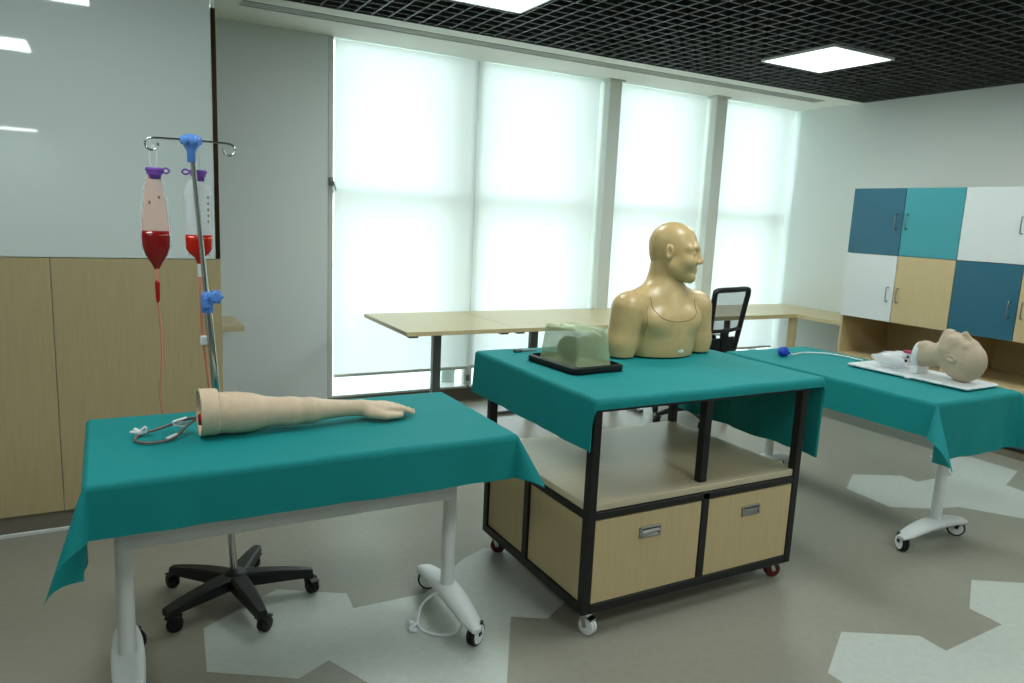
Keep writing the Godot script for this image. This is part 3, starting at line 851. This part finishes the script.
func bag(label: String, top: Vector3, dark: bool) -> void:
	var t := thing("infusion_bag", label, "drip bag", top, "red fluid bags on the drip stand")
	obj("hanger_loop", tb(curve([Vector3(0.0, 0.012, 0), Vector3(-0.010, -0.02, 0), Vector3(-0.006, -0.058, 0), Vector3(0.008, -0.058, 0), Vector3(0.010, -0.02, 0), Vector3(0.0, 0.012, 0)], 5), 0.0018, 6), M.white_plastic, t)
	var cap := MB.new()
	var tr := Transform3D(Basis().scaled(Vector3(1, 1, 0.6)), Vector3(0.003, 0, 0))
	cap.lathe([Vector2(0, -0.062), Vector2(0.026, -0.062), Vector2(0.027, -0.072), Vector2(0.020, -0.082), Vector2(0.018, -0.098), Vector2(0.0, -0.098)], 20, tr)
	for k in 2: cap.lathe([Vector2(0.0, -0.066 - 0.012 * k), Vector2(0.028 - 0.004 * k, -0.066 - 0.012 * k), Vector2(0.028 - 0.004 * k, -0.071 - 0.012 * k), Vector2(0, -0.071 - 0.012 * k)], 20, tr, true)
	obj("cap", cap, M.purple, t)
	var side := 1.0 if dark else -1.0
	obj("cap_ring", tb(curve([Vector3(side * 0.022, -0.068, 0), Vector3(side * 0.036, -0.062, 0), Vector3(side * 0.046, -0.070, 0), Vector3(side * 0.036, -0.078, 0), Vector3(side * 0.022, -0.072, 0)], 5), 0.003, 8), M.purple, t)
	var film := MB.new(); var fluid := MB.new()
	var sq := Transform3D(Basis().scaled(Vector3(1, 1, 0.42)), Vector3.ZERO)
	var y_f := -0.262 if dark else -0.275
	if dark:
		film.lathe([Vector2(0.040, y_f), Vector2(0.038, -0.22), Vector2(0.033, -0.17), Vector2(0.026, -0.12), Vector2(0.019, -0.09)], 28, sq)
		fluid.lathe([Vector2(0, -0.392), Vector2(0.006, -0.388), Vector2(0.016, -0.368), Vector2(0.032, -0.340), Vector2(0.041, -0.31), Vector2(0.0415, -0.28), Vector2(0.040, y_f), Vector2(0, y_f)], 28, sq)
	else:
		film.lathe([Vector2(0.041, y_f), Vector2(0.041, -0.16), Vector2(0.040, -0.125), Vector2(0.030, -0.105), Vector2(0.016, -0.092)], 28, sq)
		fluid.lathe([Vector2(0, -0.375), Vector2(0.007, -0.372), Vector2(0.013, -0.352), Vector2(0.030, -0.338), Vector2(0.040, -0.322), Vector2(0.0415, -0.29), Vector2(0.041, y_f), Vector2(0, y_f)], 28, sq)
	obj("film", film, M.bag_film_pink if dark else M.bag_film, t)
	obj("fluid", fluid, M.fluid_red if dark else M.fluid_orange, t)
	var seams := MB.new()
	for s in [-1.0, 1.0]:
		seams.tube([Vector3(s * 0.022, -0.10, 0), Vector3(s * (0.036 if dark else 0.043), -0.15, 0), Vector3(s * 0.043, -0.24, 0), Vector3(s * 0.044, -0.31, 0), Vector3(s * 0.03, -0.345, 0)], 0.0022, 6)
	obj("seam", seams, M.bag_film, t)
	if dark:
		for q in [Vector3(0.012, -0.155, 0.014), Vector3(-0.016, -0.172, 0.015)]:
			obj("print_mark", bx(q, Vector3(0.005, 0.008, 0.002)), M.rubber, t)
		obj("port", tb([Vector3(0, -0.385, 0), Vector3(0, -0.43, 0)], [0.005, 0.004], 10), M.tube_pink, t)
		var dc := MB.new()
		dc.lathe([Vector2(0, -0.497), Vector2(0.004, -0.495), Vector2(0.0065, -0.485), Vector2(0.008, -0.43), Vector2(0.005, -0.423), Vector2(0, -0.423)], 14)
		obj("drip_chamber", dc, M.drip_red, t)
		obj("drip_line", tb(curve([Vector3(0, -0.495, 0), Vector3(0.006, -0.60, -0.005), Vector3(0.004, -0.72, -0.01), Vector3(-0.004, -0.80, -0.015), Vector3(0.003, -0.88, -0.02), Vector3(0.012, -0.98, -0.03)], 6), 0.0032, 8), M.tube_pink, t)
	else:
		for k in 5: obj("print_mark", bx(Vector3(0.030, -0.15 - 0.02 * k, 0.0135), Vector3(0.005, 0.009, 0.001)), M.tube_grey, t)
		obj("port", tb([Vector3(0, -0.372, 0), Vector3(0, -0.415, 0)], [0.007, 0.006], 10), M.white_plastic, t)
		obj("drip_line", tb(curve([Vector3(0, -0.41, 0), Vector3(0.002, -0.55, 0.0), Vector3(0.012, -0.70, -0.003), Vector3(0.026, -0.85, -0.006), Vector3(0.03, -0.98, -0.01)], 6), 0.0048, 8), M.tube_pink, t)
		obj("roller_clamp", bx(Vector3(0.007, -0.635, 0.003), Vector3(0.022, 0.034, 0.016), 0.004), M.white_plastic, t)

# ------------------------------------------------------------------ training arm
func arm_field(p: Vector3) -> float:
	# arm lies along +x, shoulder cut at x = 0, table at y = 0
	var d := cone(p, Vector3(0.0, 0.068, 0.0), Vector3(0.13, 0.060, 0.0), 0.069, 0.056)
	d = smin(d, cone(p, Vector3(0.11, 0.060, 0.002), Vector3(0.27, 0.052, 0.006), 0.055, 0.043), 0.03)
	d = smin(d, cone(p, Vector3(0.27, 0.050, 0.006), Vector3(0.33, 0.051, 0.010), 0.042, 0.037), 0.02)
	d = smin(d, cone(p, Vector3(0.33, 0.051, 0.010), Vector3(0.50, 0.040, 0.0), 0.037, 0.0235), 0.02)
	# wrist and palm
	d = smin(d, ell(p, Vector3(0.515, 0.040, -0.002), Vector3(0.05, 0.021, 0.029)), 0.02)
	d = smin(d, ell(p, Vector3(0.560, 0.031, -0.004), Vector3(0.058, 0.020, 0.043)), 0.02)
	d = smin(d, ell(p, Vector3(0.585, 0.034, -0.006), Vector3(0.035, 0.016, 0.044)), 0.015)
	# fingers: index nearest the thumb (+z) to little finger
	var fg := 1e9
	var zz := [0.026, 0.006, -0.014, -0.033]
	var ln := [0.082, 0.092, 0.084, 0.066]
	for k in 4:
		var a := Vector3(0.598, 0.034, zz[k])
		var sp := (1.5 - k) * 0.05
		var b := a + Vector3(ln[k] * 0.48, -0.004, sp * ln[k] * 0.4)
		var c := b + Vector3(ln[k] * 0.30, -0.010, sp * ln[k] * 0.2)
		var e := c + Vector3(ln[k] * 0.22, -0.008, 0.0)
		var q := minf(cone(p, a, b, 0.0105, 0.0095), minf(cone(p, b, c, 0.0095, 0.0085), cone(p, c, e, 0.0085, 0.0070)))
		fg = minf(fg, q)
	d = smin(d, fg, 0.008)
	# thumb leaves the near side of the palm
	var th := minf(cone(p, Vector3(0.525, 0.026, 0.030), Vector3(0.575, 0.016, 0.050), 0.017, 0.013), minf(cone(p, Vector3(0.575, 0.016, 0.050), Vector3(0.612, 0.0135, 0.047), 0.0125, 0.0105), cone(p, Vector3(0.612, 0.0135, 0.047), Vector3(0.632, 0.012, 0.043), 0.0105, 0.008)))
	d = smin(d, th, 0.016)
	return maxf(d, -p.x + 0.012)

func arm() -> void:
	var t := thing("training_arm", "beige vinyl venepuncture training arm lying palm down on teal drape", "training arm", Vector3(0.228, T + 0.006, -2.322))
	t.rotation.y = 0.02
	var mb := MB.new()
	nets(arm_field, Vector3(-0.01, -0.012, -0.085), Vector3(0.72, 0.15, 0.09), 0.0042, mb)
	obj("skin", mb, M.arm_vinyl, t)
	var col := MB.new()
	var tr := Transform3D(Basis(Vector3.FORWARD, PI / 2), Vector3(0.0, 0.070, 0.0))
	col.lathe([Vector2(0.060, 0.035), Vector2(0.060, 0.0), Vector2(0.070, -0.002), Vector2(0.0725, 0.002), Vector2(0.071, 0.045), Vector2(0.0685, 0.052), Vector2(0.06, 0.053)], 40, tr)
	obj("shoulder_collar", col, M.arm_vinyl, t)
	var plug := MB.new()
	plug.lathe([Vector2(0, 0.020), Vector2(0.061, 0.020)], 32, tr)
	var pg := obj("end_plug", plug, M.arm_vinyl, t)
	var ad := MB.new()
	ad.lathe([Vector2(0, -0.004), Vector2(0.016, -0.004), Vector2(0.019, 0.004), Vector2(0.019, 0.022), Vector2(0, 0.022)], 20, Transform3D(tr.basis, Vector3(0.0, 0.052, 0.012)))
	obj("tube_inlet", ad, M.drip_red, t)
	for k in 4:
		var zz: float = [0.0275, 0.0065, -0.0155, -0.0355][k]
		var ln: float = [0.082, 0.092, 0.084, 0.066][k]
		var nl := MB.new()
		nl.ball(Vector3(0.598 + ln * 0.99, 0.0205, zz + 0.001), Vector3(0.006, 0.0016, 0.0048), 10, 6)
		obj("finger_nail", nl, M.beige_vinyl, t)
	# line looped on the drape
	var l := thing("infusion_line", "clear reddish tubing loop with white clamps beside the training arm", "tubing", Vector3(0.1, T + 0.003, -2.36))
	var c := func(x: float, y: float, z: float) -> Vector3: return Vector3(x - 0.1, y, z + 2.36)
	obj("hose", tb(curve([c.call(0.222, 0.050, -2.352), c.call(0.19, 0.042, -2.37), c.call(0.14, 0.020, -2.39), c.call(0.08, 0.006, -2.385), c.call(0.055, 0.0045, -2.345), c.call(0.065, 0.0045, -2.30), c.call(0.11, 0.0045, -2.285), c.call(0.16, 0.008, -2.31), c.call(0.19, 0.024, -2.345), c.call(0.222, 0.046, -2.352)], 7), 0.0042, 8), M.tube_grey, l)
	obj("clamp", bx(c.call(0.178, 0.036, -2.366), Vector3(0.044, 0.008, 0.018), 0.003, ), M.white_plastic, l)
	var cl := MB.new()
	for s in [-1.0, 1.0]: cl.box(c.call(0.178, 0.036 + s * 0.010, -2.362), Vector3(0.04, 0.004, 0.016), 0.0015, Basis(Vector3.BACK, s * 0.25))
	obj("clamp_jaw", cl, M.white_plastic, l)
	var tap := MB.new()
	tap.box(c.call(0.072, 0.012, -2.378), Vector3(0.034, 0.014, 0.014), 0.004, Basis(Vector3.UP, 0.4))
	tap.tube([c.call(0.072, 0.012, -2.378), c.call(0.055, 0.018, -2.395)], 0.006, 10)
	tap.tube([c.call(0.072, 0.016, -2.378), c.call(0.085, 0.028, -2.372)], 0.0055, 10)
	tap.box(c.call(0.050, 0.016, -2.372), Vector3(0.02, 0.008, 0.012), 0.003, Basis(Vector3.UP, -0.7))
	obj("three_way_tap", tap, M.white_plastic, l)
	obj("connector", tb([c.call(0.135, 0.007, -2.297), c.call(0.165, 0.014, -2.318)], [0.006, 0.0045], 10), M.white_plastic, l)

# ------------------------------------------------------------------ heads and torso
func head_field(p: Vector3, open_mouth := 0.0) -> float:
	# unit head, 0.24 m tall, facing +z, origin at its centre
	var q := Vector3(absf(p.x), p.y, p.z)
	var d := ell(p, Vector3(0, 0.036, -0.016), Vector3(0.075, 0.086, 0.098))
	d = smin(d, ell(p, Vector3(0, -0.012, -0.045), Vector3(0.058, 0.070, 0.060)), 0.03)
	d = smin(d, ell(p, Vector3(0, -0.030, 0.020), Vector3(0.063, 0.084, 0.070)), 0.035)
	d = smin(d, cone(q, Vector3(0.044, -0.058, 0.004), Vector3(0.014, -0.092, 0.062), 0.028, 0.022), 0.03)
	d = smin(d, (p - Vector3(0, -0.099, 0.074)).length() - 0.017, 0.02)
	d = smin(d, (q - Vector3(0.036, -0.030, 0.062)).length() - 0.024, 0.03)
	d = smin(d, cone(q, Vector3(0.008, 0.026, 0.082), Vector3(0.046, 0.024, 0.064), 0.0085, 0.008), 0.025)
	# sockets, lids
	d = smax(d, -((q - Vector3(0.031, 0.004, 0.100)).length() - 0.017), 0.018)
	d = smin(d, (q - Vector3(0.031, 0.004, 0.071)).length() - 0.0132, 0.006)
	# nose
	d = smin(d, cone(p, Vector3(0, 0.016, 0.086), Vector3(0, -0.026, 0.106), 0.007, 0.0105), 0.014)
	d = smin(d, (q - Vector3(0.011, -0.030, 0.100)).length() - 0.0085, 0.007)
	# mouth
	d = smin(d, cone(q, Vector3(0.0, -0.057, 0.0925), Vector3(0.022, -0.061, 0.082), 0.0050, 0.003), 0.008)
	d = smin(d, cone(q, Vector3(0.0, -0.071 - open_mouth, 0.0905), Vector3(0.020, -0.067 - open_mouth * 0.5, 0.081), 0.0055, 0.003), 0.008)
	d = smax(d, -cone(q, Vector3(0.0, -0.063 - open_mouth * 0.5, 0.0985), Vector3(0.020, -0.0640 - open_mouth * 0.3, 0.087), 0.0009 + open_mouth * 0.5, 0.0015), 0.004)
	# ears
	var er := ell(q, Vector3(0.080, 0.0, -0.012), Vector3(0.009, 0.031, 0.019))
	er = smax(er, -ell(q, Vector3(0.090, 0.002, -0.008), Vector3(0.008, 0.020, 0.010)), 0.004)
	d = smin(d, er, 0.006)
	return d

var HT := Transform3D()
func torso_field(p: Vector3) -> float:
	var q := Vector3(absf(p.x), p.y, p.z)
	var d := ell(p, Vector3(0, 0.09, 0.0), Vector3(0.166, 0.235, 0.116))
	d = smin(d, ell(q, Vector3(0.072, 0.158, 0.064), Vector3(0.086, 0.058, 0.046)), 0.035)
	d = smin(d, cone(q, Vector3(0.0, 0.272, -0.020), Vector3(0.168, 0.222, -0.012), 0.064, 0.062), 0.05)
	d = smin(d, cone(q, Vector3(0.02, 0.238, 0.052), Vector3(0.16, 0.246, 0.02), 0.014, 0.016), 0.03)
	d = smin(d, cone(p, Vector3(0.0, 0.24, -0.02), Vector3(0.004, 0.42, -0.004), 0.082, 0.072), 0.04)
	var arm_ := cone(q, Vector3(0.198, 0.208, -0.008), Vector3(0.222, 0.06, -0.010), 0.072, 0.064)
	arm_ = smin(arm_, cone(q, Vector3(0.222, 0.06, -0.010), Vector3(0.222, -0.03, -0.004), 0.064, 0.054), 0.02)
	d = smin(d, arm_, 0.018)
	d = maxf(d, -p.y + 0.003)
	return d
func bust_head_field(p: Vector3) -> float:
	return head_field(p)

func bust() -> void:
	var t := thing("torso_manikin", "bald tan vinyl torso manikin with its head turned aside", "manikin", Vector3(2.148, P + 0.003, -2.492))
	t.rotation.y = deg_to_rad(2.0)
	var mb := MB.new()
	nets(torso_field, Vector3(-0.31, -0.01, -0.15), Vector3(0.31, 0.46, 0.15), 0.0075, mb)
	var s := 1.055
	HT = Transform3D(Basis.from_euler(Vector3(deg_to_rad(3.0), deg_to_rad(36.0), 0)).scaled(Vector3(s, s, s)), Vector3(0.018, 0.452, 0.026))
	nets(bust_head_field, Vector3(-0.1, -0.13, -0.13), Vector3(0.1, 0.135, 0.135), 0.0042, mb, HT)
	obj("skin", mb, M.tan_vinyl, t)
	# seam lines pressed on the chest skin
	var onto := func(x: float, y: float) -> Vector3:
		var z := 0.2
		for k in 60:
			var d := torso_field(Vector3(x, y, z))
			if d < 0.0006: break
			z -= maxf(d * 0.7, 0.0005)
		return Vector3(x, y, z)
	var pts := []
	for q in curve([Vector3(-0.130, 0.262, 0), Vector3(-0.128, 0.225, 0), Vector3(-0.110, 0.185, 0), Vector3(-0.06, 0.166, 0), Vector3(0.0, 0.162, 0), Vector3(0.06, 0.172, 0), Vector3(0.100, 0.200, 0), Vector3(0.118, 0.250, 0)], 5):
		pts.append(onto.call(q.x, q.y))
	obj("chest_seam", tb(pts, 0.0016, 6), M.seam_tan, t)
	pts = []
	for k in 10: pts.append(onto.call(-0.150 - 0.006 * sin(k / 9.0 * PI), lerpf(0.225, 0.09, k / 9.0)))
	obj("shoulder_seam", tb(pts, 0.0014, 6), M.seam_tan, t)
	var lab := MB.new()
	var lp: Vector3 = onto.call(0.012, 0.032)
	lab.ball(lp, Vector3(0.017, 0.008, 0.002), 16, 6)
	obj("label", lab, M.white_plastic, t)

func lying_head_field(p: Vector3) -> float:
	var d := head_field(p, 0.012)
	# neck running down to the cut
	var ax := Vector3(0, -0.87, -0.493)
	var up := Vector3(0, -0.493, 0.87)
	var o := Vector3(0, -0.035, -0.012)
	d = smin(d, cone(p, o, o + ax * 0.165, 0.054, 0.060), 0.025)
	d = smin(d, ell(p, o + ax * 0.135 + up * 0.040, Vector3(0.048, 0.030, 0.030)), 0.02)
	return maxf(d, (p - o).dot(ax) - 0.160)

func airway_trainer() -> void:
	var y := T + 0.002
	var bd := thing("base_board", "white plastic board carrying the airway head trainer", "board", Vector3(3.565, y, -2.175))
	bd.rotation.y = 0.03
	obj("board", span(-0.138, 0.138, 0.004, 0.018, -0.31, 0.31, 0.006), M.white_plastic, bd)
	for sx in [-1.0, 1.0]:
		for sz in [-1.0, 1.0]: obj("rubber_foot", span(sx * 0.11 - 0.015, sx * 0.11 + 0.015, 0.0, 0.005, sz * 0.27 - 0.015, sz * 0.27 + 0.015, 0.001), M.rubber, bd)
	obj("side_clip", span(-0.165, -0.142, 0.006, 0.016, 0.02, 0.045, 0.003), M.white_plastic, bd)
	var t := thing("airway_head", "beige intubation training head lying face up on white board", "manikin", Vector3(3.565, y + 0.0187, -1.985))
	var mb := MB.new()
	var s := 1.0
	# face up: head's +z -> up, its +y (crown) -> towards +z
	var bs := Basis(Vector3(-1, 0, 0), Vector3(0, -0.31, 0.95).normalized(), Vector3(0, 0.95, 0.31).normalized()).scaled_local(Vector3(s, s, s))
	nets(lying_head_field, Vector3(-0.1, -0.24, -0.15), Vector3(0.1, 0.135, 0.135), 0.0042, mb, Transform3D(bs, Vector3(0, 0.1225, 0.0)))
	obj("skin", mb, M.beige_vinyl, t)
	var col := MB.new()
	col.lathe([Vector2(0.058, -0.014), Vector2(0.066, -0.014), Vector2(0.068, 0.0), Vector2(0.066, 0.014), Vector2(0.058, 0.014)], 30, Transform3D(Basis(Vector3.RIGHT, PI / 2).scaled_local(Vector3(0.96, 1, 1.02)), Vector3(0, 0.090, -0.192)))
	obj("neck_collar", col, M.white_plastic, t)
	obj("collar_stand", span(-0.05, 0.05, 0.0, 0.036, -0.210, -0.175, 0.004), M.white_plastic, t)
	# lungs of thin plastic film
	var nz := FastNoiseLite.new(); nz.seed = 9; nz.frequency = 14.0
	for k in 2:
		var sx := -1.0 if k == 0 else 1.0
		var lg := MB.new()
		var g := []
		for a in 15:
			var row := []
			var u := a / 14.0
			for b in 21:
				var w := TAU * b / 20.0
				var r := sin(clampf(u * 0.9 + 0.08, 0, 1) * PI)
				var pnt := Vector3(sx * 0.045 + cos(w) * 0.062 * r, 0.042 + sin(w) * 0.044 * r * (1.0 - 0.2 * u), -0.24 - 0.19 * u)
				pnt.y += 0.012 * nz.get_noise_3d(pnt.x, pnt.y * 2, pnt.z) 
				pnt.x += 0.012 * nz.get_noise_3d(pnt.x + 5, pnt.y, pnt.z)
				pnt.y = maxf(pnt.y, 0.001)
				row.append(pnt)
			g.append(row)
		lg.sheet(g)
		obj("lung_bag", lg, M.clear_film, t)
	obj("stomach_tag", bx(Vector3(-0.012, 0.095, -0.250), Vector3(0.03, 0.014, 0.05), 0.004, ), M.pink_print, t)
	obj("windpipe", tb(curve([Vector3(0, 0.085, -0.20), Vector3(0, 0.07, -0.26), Vector3(0, 0.045, -0.33)], 5), 0.013, 12), M.clear_film, t)
	for q in [Vector3(-0.05, 0.075, -0.23), Vector3(-0.058, 0.055, -0.232)]:
		obj("clip", bx(q, Vector3(0.008, 0.012, 0.012), 0.002), M.rubber, t)
	# blue squeeze bulb with white hose
	var bu := thing("squeeze_bulb", "blue squeeze bulb with thin white hose on teal drape", "bulb", Vector3(3.285, y, -2.79))
	var m := MB.new()
	m.ball(Vector3(0, 0.026, 0), Vector3(0.034, 0.026, 0.027), 20, 12)
	m.tube([Vector3(0.03, 0.022, 0), Vector3(0.052, 0.016, 0.002)], [0.010, 0.007], 12)
	for k in 5: m.lathe([Vector2(0.0, 0), Vector2(0.0265, 0.0), Vector2(0.0275, 0.002), Vector2(0.0265, 0.004), Vector2(0, 0.004)], 20, Transform3D(Basis(Vector3.FORWARD, PI / 2), Vector3(-0.012 + k * 0.006, 0.026, 0)))
	obj("bulb", m, M.blue_bulb, bu)
	obj("hose", tb(curve([Vector3(0.05, 0.016, 0.002), Vector3(0.09, 0.006, -0.004), Vector3(0.2, 0.005, -0.03), Vector3(0.32, 0.005, 0.02), Vector3(0.35, 0.005, 0.14), Vector3(0.34, 0.006, 0.25)], 7), 0.0042, 8), M.white_plastic, bu)

# ------------------------------------------------------------------ ultrasound gel block
func phantom() -> void:
	var t := thing("gel_phantom", "cloudy green gel phantom block standing in shallow black tray", "training block", Vector3(1.625, P + 0.003, -2.395))
	t.rotation.y = deg_to_rad(4.0)
	# tray with rim, rounded corners
	var outer := PackedVector2Array(); var hw := 0.125; var hd := 0.165; var r := 0.03
	for k in 4:
		var c := Vector2([1, -1, -1, 1][k] * (hw - r), [1, 1, -1, -1][k] * (hd - r))
		for j in 5:
			var a := PI / 2 * (k + j / 4.0)
			outer.append(c + Vector2(cos(a), sin(a)) * r)
	var m := MB.new()
	m.prism(outer, 0.0, 0.008)
	var n := outer.size()
	for k in n:
		var p := outer[k]; var q := outer[(k + 1) % n]
		var pi := p * Vector2(0.90, 0.925); var qi := q * Vector2(0.90, 0.925)
		var v3 := func(a: Vector2, y: float) -> Vector3: return Vector3(a.x, y, a.y)
		var o: Vector3 = v3.call((p + q) * 0.5, 0.0).normalized()
		m.flat([v3.call(p, 0.0), v3.call(q, 0.0), v3.call(q, 0.022), v3.call(p, 0.022)], o)
		m.flat([v3.call(p, 0.022), v3.call(q, 0.022), v3.call(qi, 0.026), v3.call(pi, 0.026)], Vector3.UP)
		m.flat([v3.call(pi, 0.026), v3.call(qi, 0.026), v3.call(qi, 0.008), v3.call(pi, 0.008)], -o)
	obj("tray", m, M.black_plastic, t)
	# block: tapered, rounded, with a sagging groove across the top
	var f := func(p: Vector3) -> float:
		var y := p.y / 0.150
		var k := lerpf(1.0, 0.86, clampf(y, 0.0, 1.0))
		var qx := absf(p.x) - 0.088 * k + 0.016; var qz := absf(p.z) - 0.128 * k + 0.016
		var side := Vector2(maxf(qx, 0), maxf(qz, 0)).length() + minf(maxf(qx, qz), 0.0) - 0.016
		var top := p.y - (0.150 - 0.020 * exp(-pow((p.x - 0.004 - p.z * 0.25) / 0.020, 2.0)) + 0.004 * sin(p.z * 30.0))
		return maxf(smax(side, top, 0.012), -p.y + 0.002)
	var g := MB.new()
	nets(f, Vector3(-0.1, -0.005, -0.14), Vector3(0.1, 0.165, 0.14), 0.006, g, Transform3D(Basis(), Vector3(0, 0.008, 0)))
	obj("gel_block", g, M.gel, t)
	var b1 := MB.new(); b1.ball(Vector3(-0.040, 0.070, 0.02), Vector3(0.038, 0.052, 0.070), 20, 14)
	obj("inner_lobe", b1, M.gel_dark, t)
	var b2 := MB.new(); b2.ball(Vector3(0.038, 0.078, 0.03), Vector3(0.034, 0.042, 0.066), 20, 14)
	obj("inner_lobe", b2, M.gel_dark, t)
	# small instrument on the drape behind it
	var pr := thing("needle_handle", "small steel and black needle handle behind the gel block", "tool", Vector3(1.545, P + 0.008, -2.705))
	obj("grip", tb([Vector3(-0.02, 0, 0.0), Vector3(0.012, 0, 0.0)], [0.007, 0.008], 12), M.leg_steel, pr)
	obj("shaft", tb([Vector3(0.012, 0, 0.0), Vector3(0.085, -0.001, 0.004)], [0.005, 0.004], 10), M.steel, pr)
	obj("tip", tb([Vector3(-0.028, 0, 0.0), Vector3(-0.02, 0, 0.0)], [0.005, 0.007], 10), M.black_plastic, pr)

# ------------------------------------------------------------------ mesh back office chair
func office_chair() -> void:
	var t := thing("office_chair", "black mesh back office chair pulled up to the window desks", "chair", Vector3(3.765, 0, -4.02))
	t.rotation.y = deg_to_rad(14.0)
	# back is at local +z, seat towards -z
	var top := 1.005; var bot := 0.56
	var hw := func(y: float) -> float: return lerpf(0.175, 0.222, (y - bot) / (top - bot))
	var zb := func(y: float) -> float: return 0.235 + 0.05 * (y - bot) / (top - bot)
	var loop := []
	for k in 7:
		var y := lerpf(bot, top - 0.03, k / 6.0)
		loop.append(Vector3(hw.call(y), y, zb.call(y)))
	loop.append(Vector3(hw.call(top) - 0.03, top, zb.call(top)))
	loop.append(Vector3(0, top + 0.003, zb.call(top) + 0.012))
	loop.append(Vector3(-hw.call(top) + 0.03, top, zb.call(top)))
	for k in 7:
		var y := lerpf(top - 0.03, bot, k / 6.0)
		loop.append(Vector3(-hw.call(y), y, zb.call(y)))
	loop.append(Vector3(0, bot - 0.01, zb.call(bot)))
	loop.append(loop[0])
	obj("back_frame", tb(curve(loop, 3), 0.019, 10), M.black_plastic, t)
	var g := []
	for k in 9:
		var y := lerpf(0.72, top - 0.01, k / 8.0)
		var row := []
		for j in 9:
			var u := -1.0 + j / 4.0
			row.append(Vector3(u * (hw.call(y) - 0.008), y, zb.call(y) + 0.012 * (1.0 - u * u)))
		g.append(row)
	var mm := MB.new(); mm.sheet(g)
	obj("back_mesh", mm, M.chair_mesh, t)
	obj("lumbar_bar", tb(curve([Vector3(-hw.call(0.72), 0.72, zb.call(0.72)), Vector3(0, 0.715, zb.call(0.72) + 0.02), Vector3(hw.call(0.72), 0.72, zb.call(0.72))], 6), 0.018, 10, 0.7), M.black_plastic, t)
	obj("spine", bx(Vector3(0, 0.57, 0.25), Vector3(0.075, 0.31, 0.03), 0.008), M.black_plastic, t)
	obj("spine_bracket", tb(curve([Vector3(0, 0.46, 0.25), Vector3(0, 0.41, 0.2), Vector3(0, 0.40, 0.05)], 5), 0.025, 10, 0.6), M.black_plastic, t)
	obj("lower_back", bx(Vector3(0, 0.60, 0.240), Vector3(0.30, 0.12, 0.02), 0.008), M.black_plastic, t)
	obj("seat", bx(Vector3(0, 0.445, 0.0), Vector3(0.44, 0.075, 0.43), 0.025), M.black_plastic, t)
	for s in [-1.0, 1.0]:
		var a := obj("armrest", bx(Vector3(s * 0.235, 0.645, 0.02), Vector3(0.055, 0.025, 0.25), 0.01), M.white_plastic, t)
		obj("arm_support", tb(curve([Vector3(s * 0.235, 0.635, 0.02), Vector3(s * 0.245, 0.52, 0.04), Vector3(s * 0.20, 0.42, 0.02)], 5), 0.017, 10), M.black_plastic, a)
	obj("gas_lift", tb([Vector3(0, 0.09, 0), Vector3(0, 0.41, 0)], [0.028, 0.022], 16), M.black_plastic, t)
	for k in 5:
		var a := TAU * k / 5 + 2.1
		var d := Vector3(cos(a), 0, sin(a))
		obj("base_arm", tb([Vector3(0, 0.10, 0), d * 0.15 + Vector3(0, 0.095, 0), d * 0.29 + Vector3(0, 0.070, 0)], [0.032, 0.026, 0.018], 10, 0.8), M.black_plastic, t)
		castor(t, d * 0.275 + Vector3(0, 0.06, 0), a + 1.0, 0.026, M.rubber, null, M.black_plastic)

func outside() -> void:
	var g := struct("ground_outside", "pale paving outside the windows", "ground")
	obj("paving", span(-6.0, 14.0, -0.3, -0.15, -22.0, ZW - 0.22), M.paving, g)
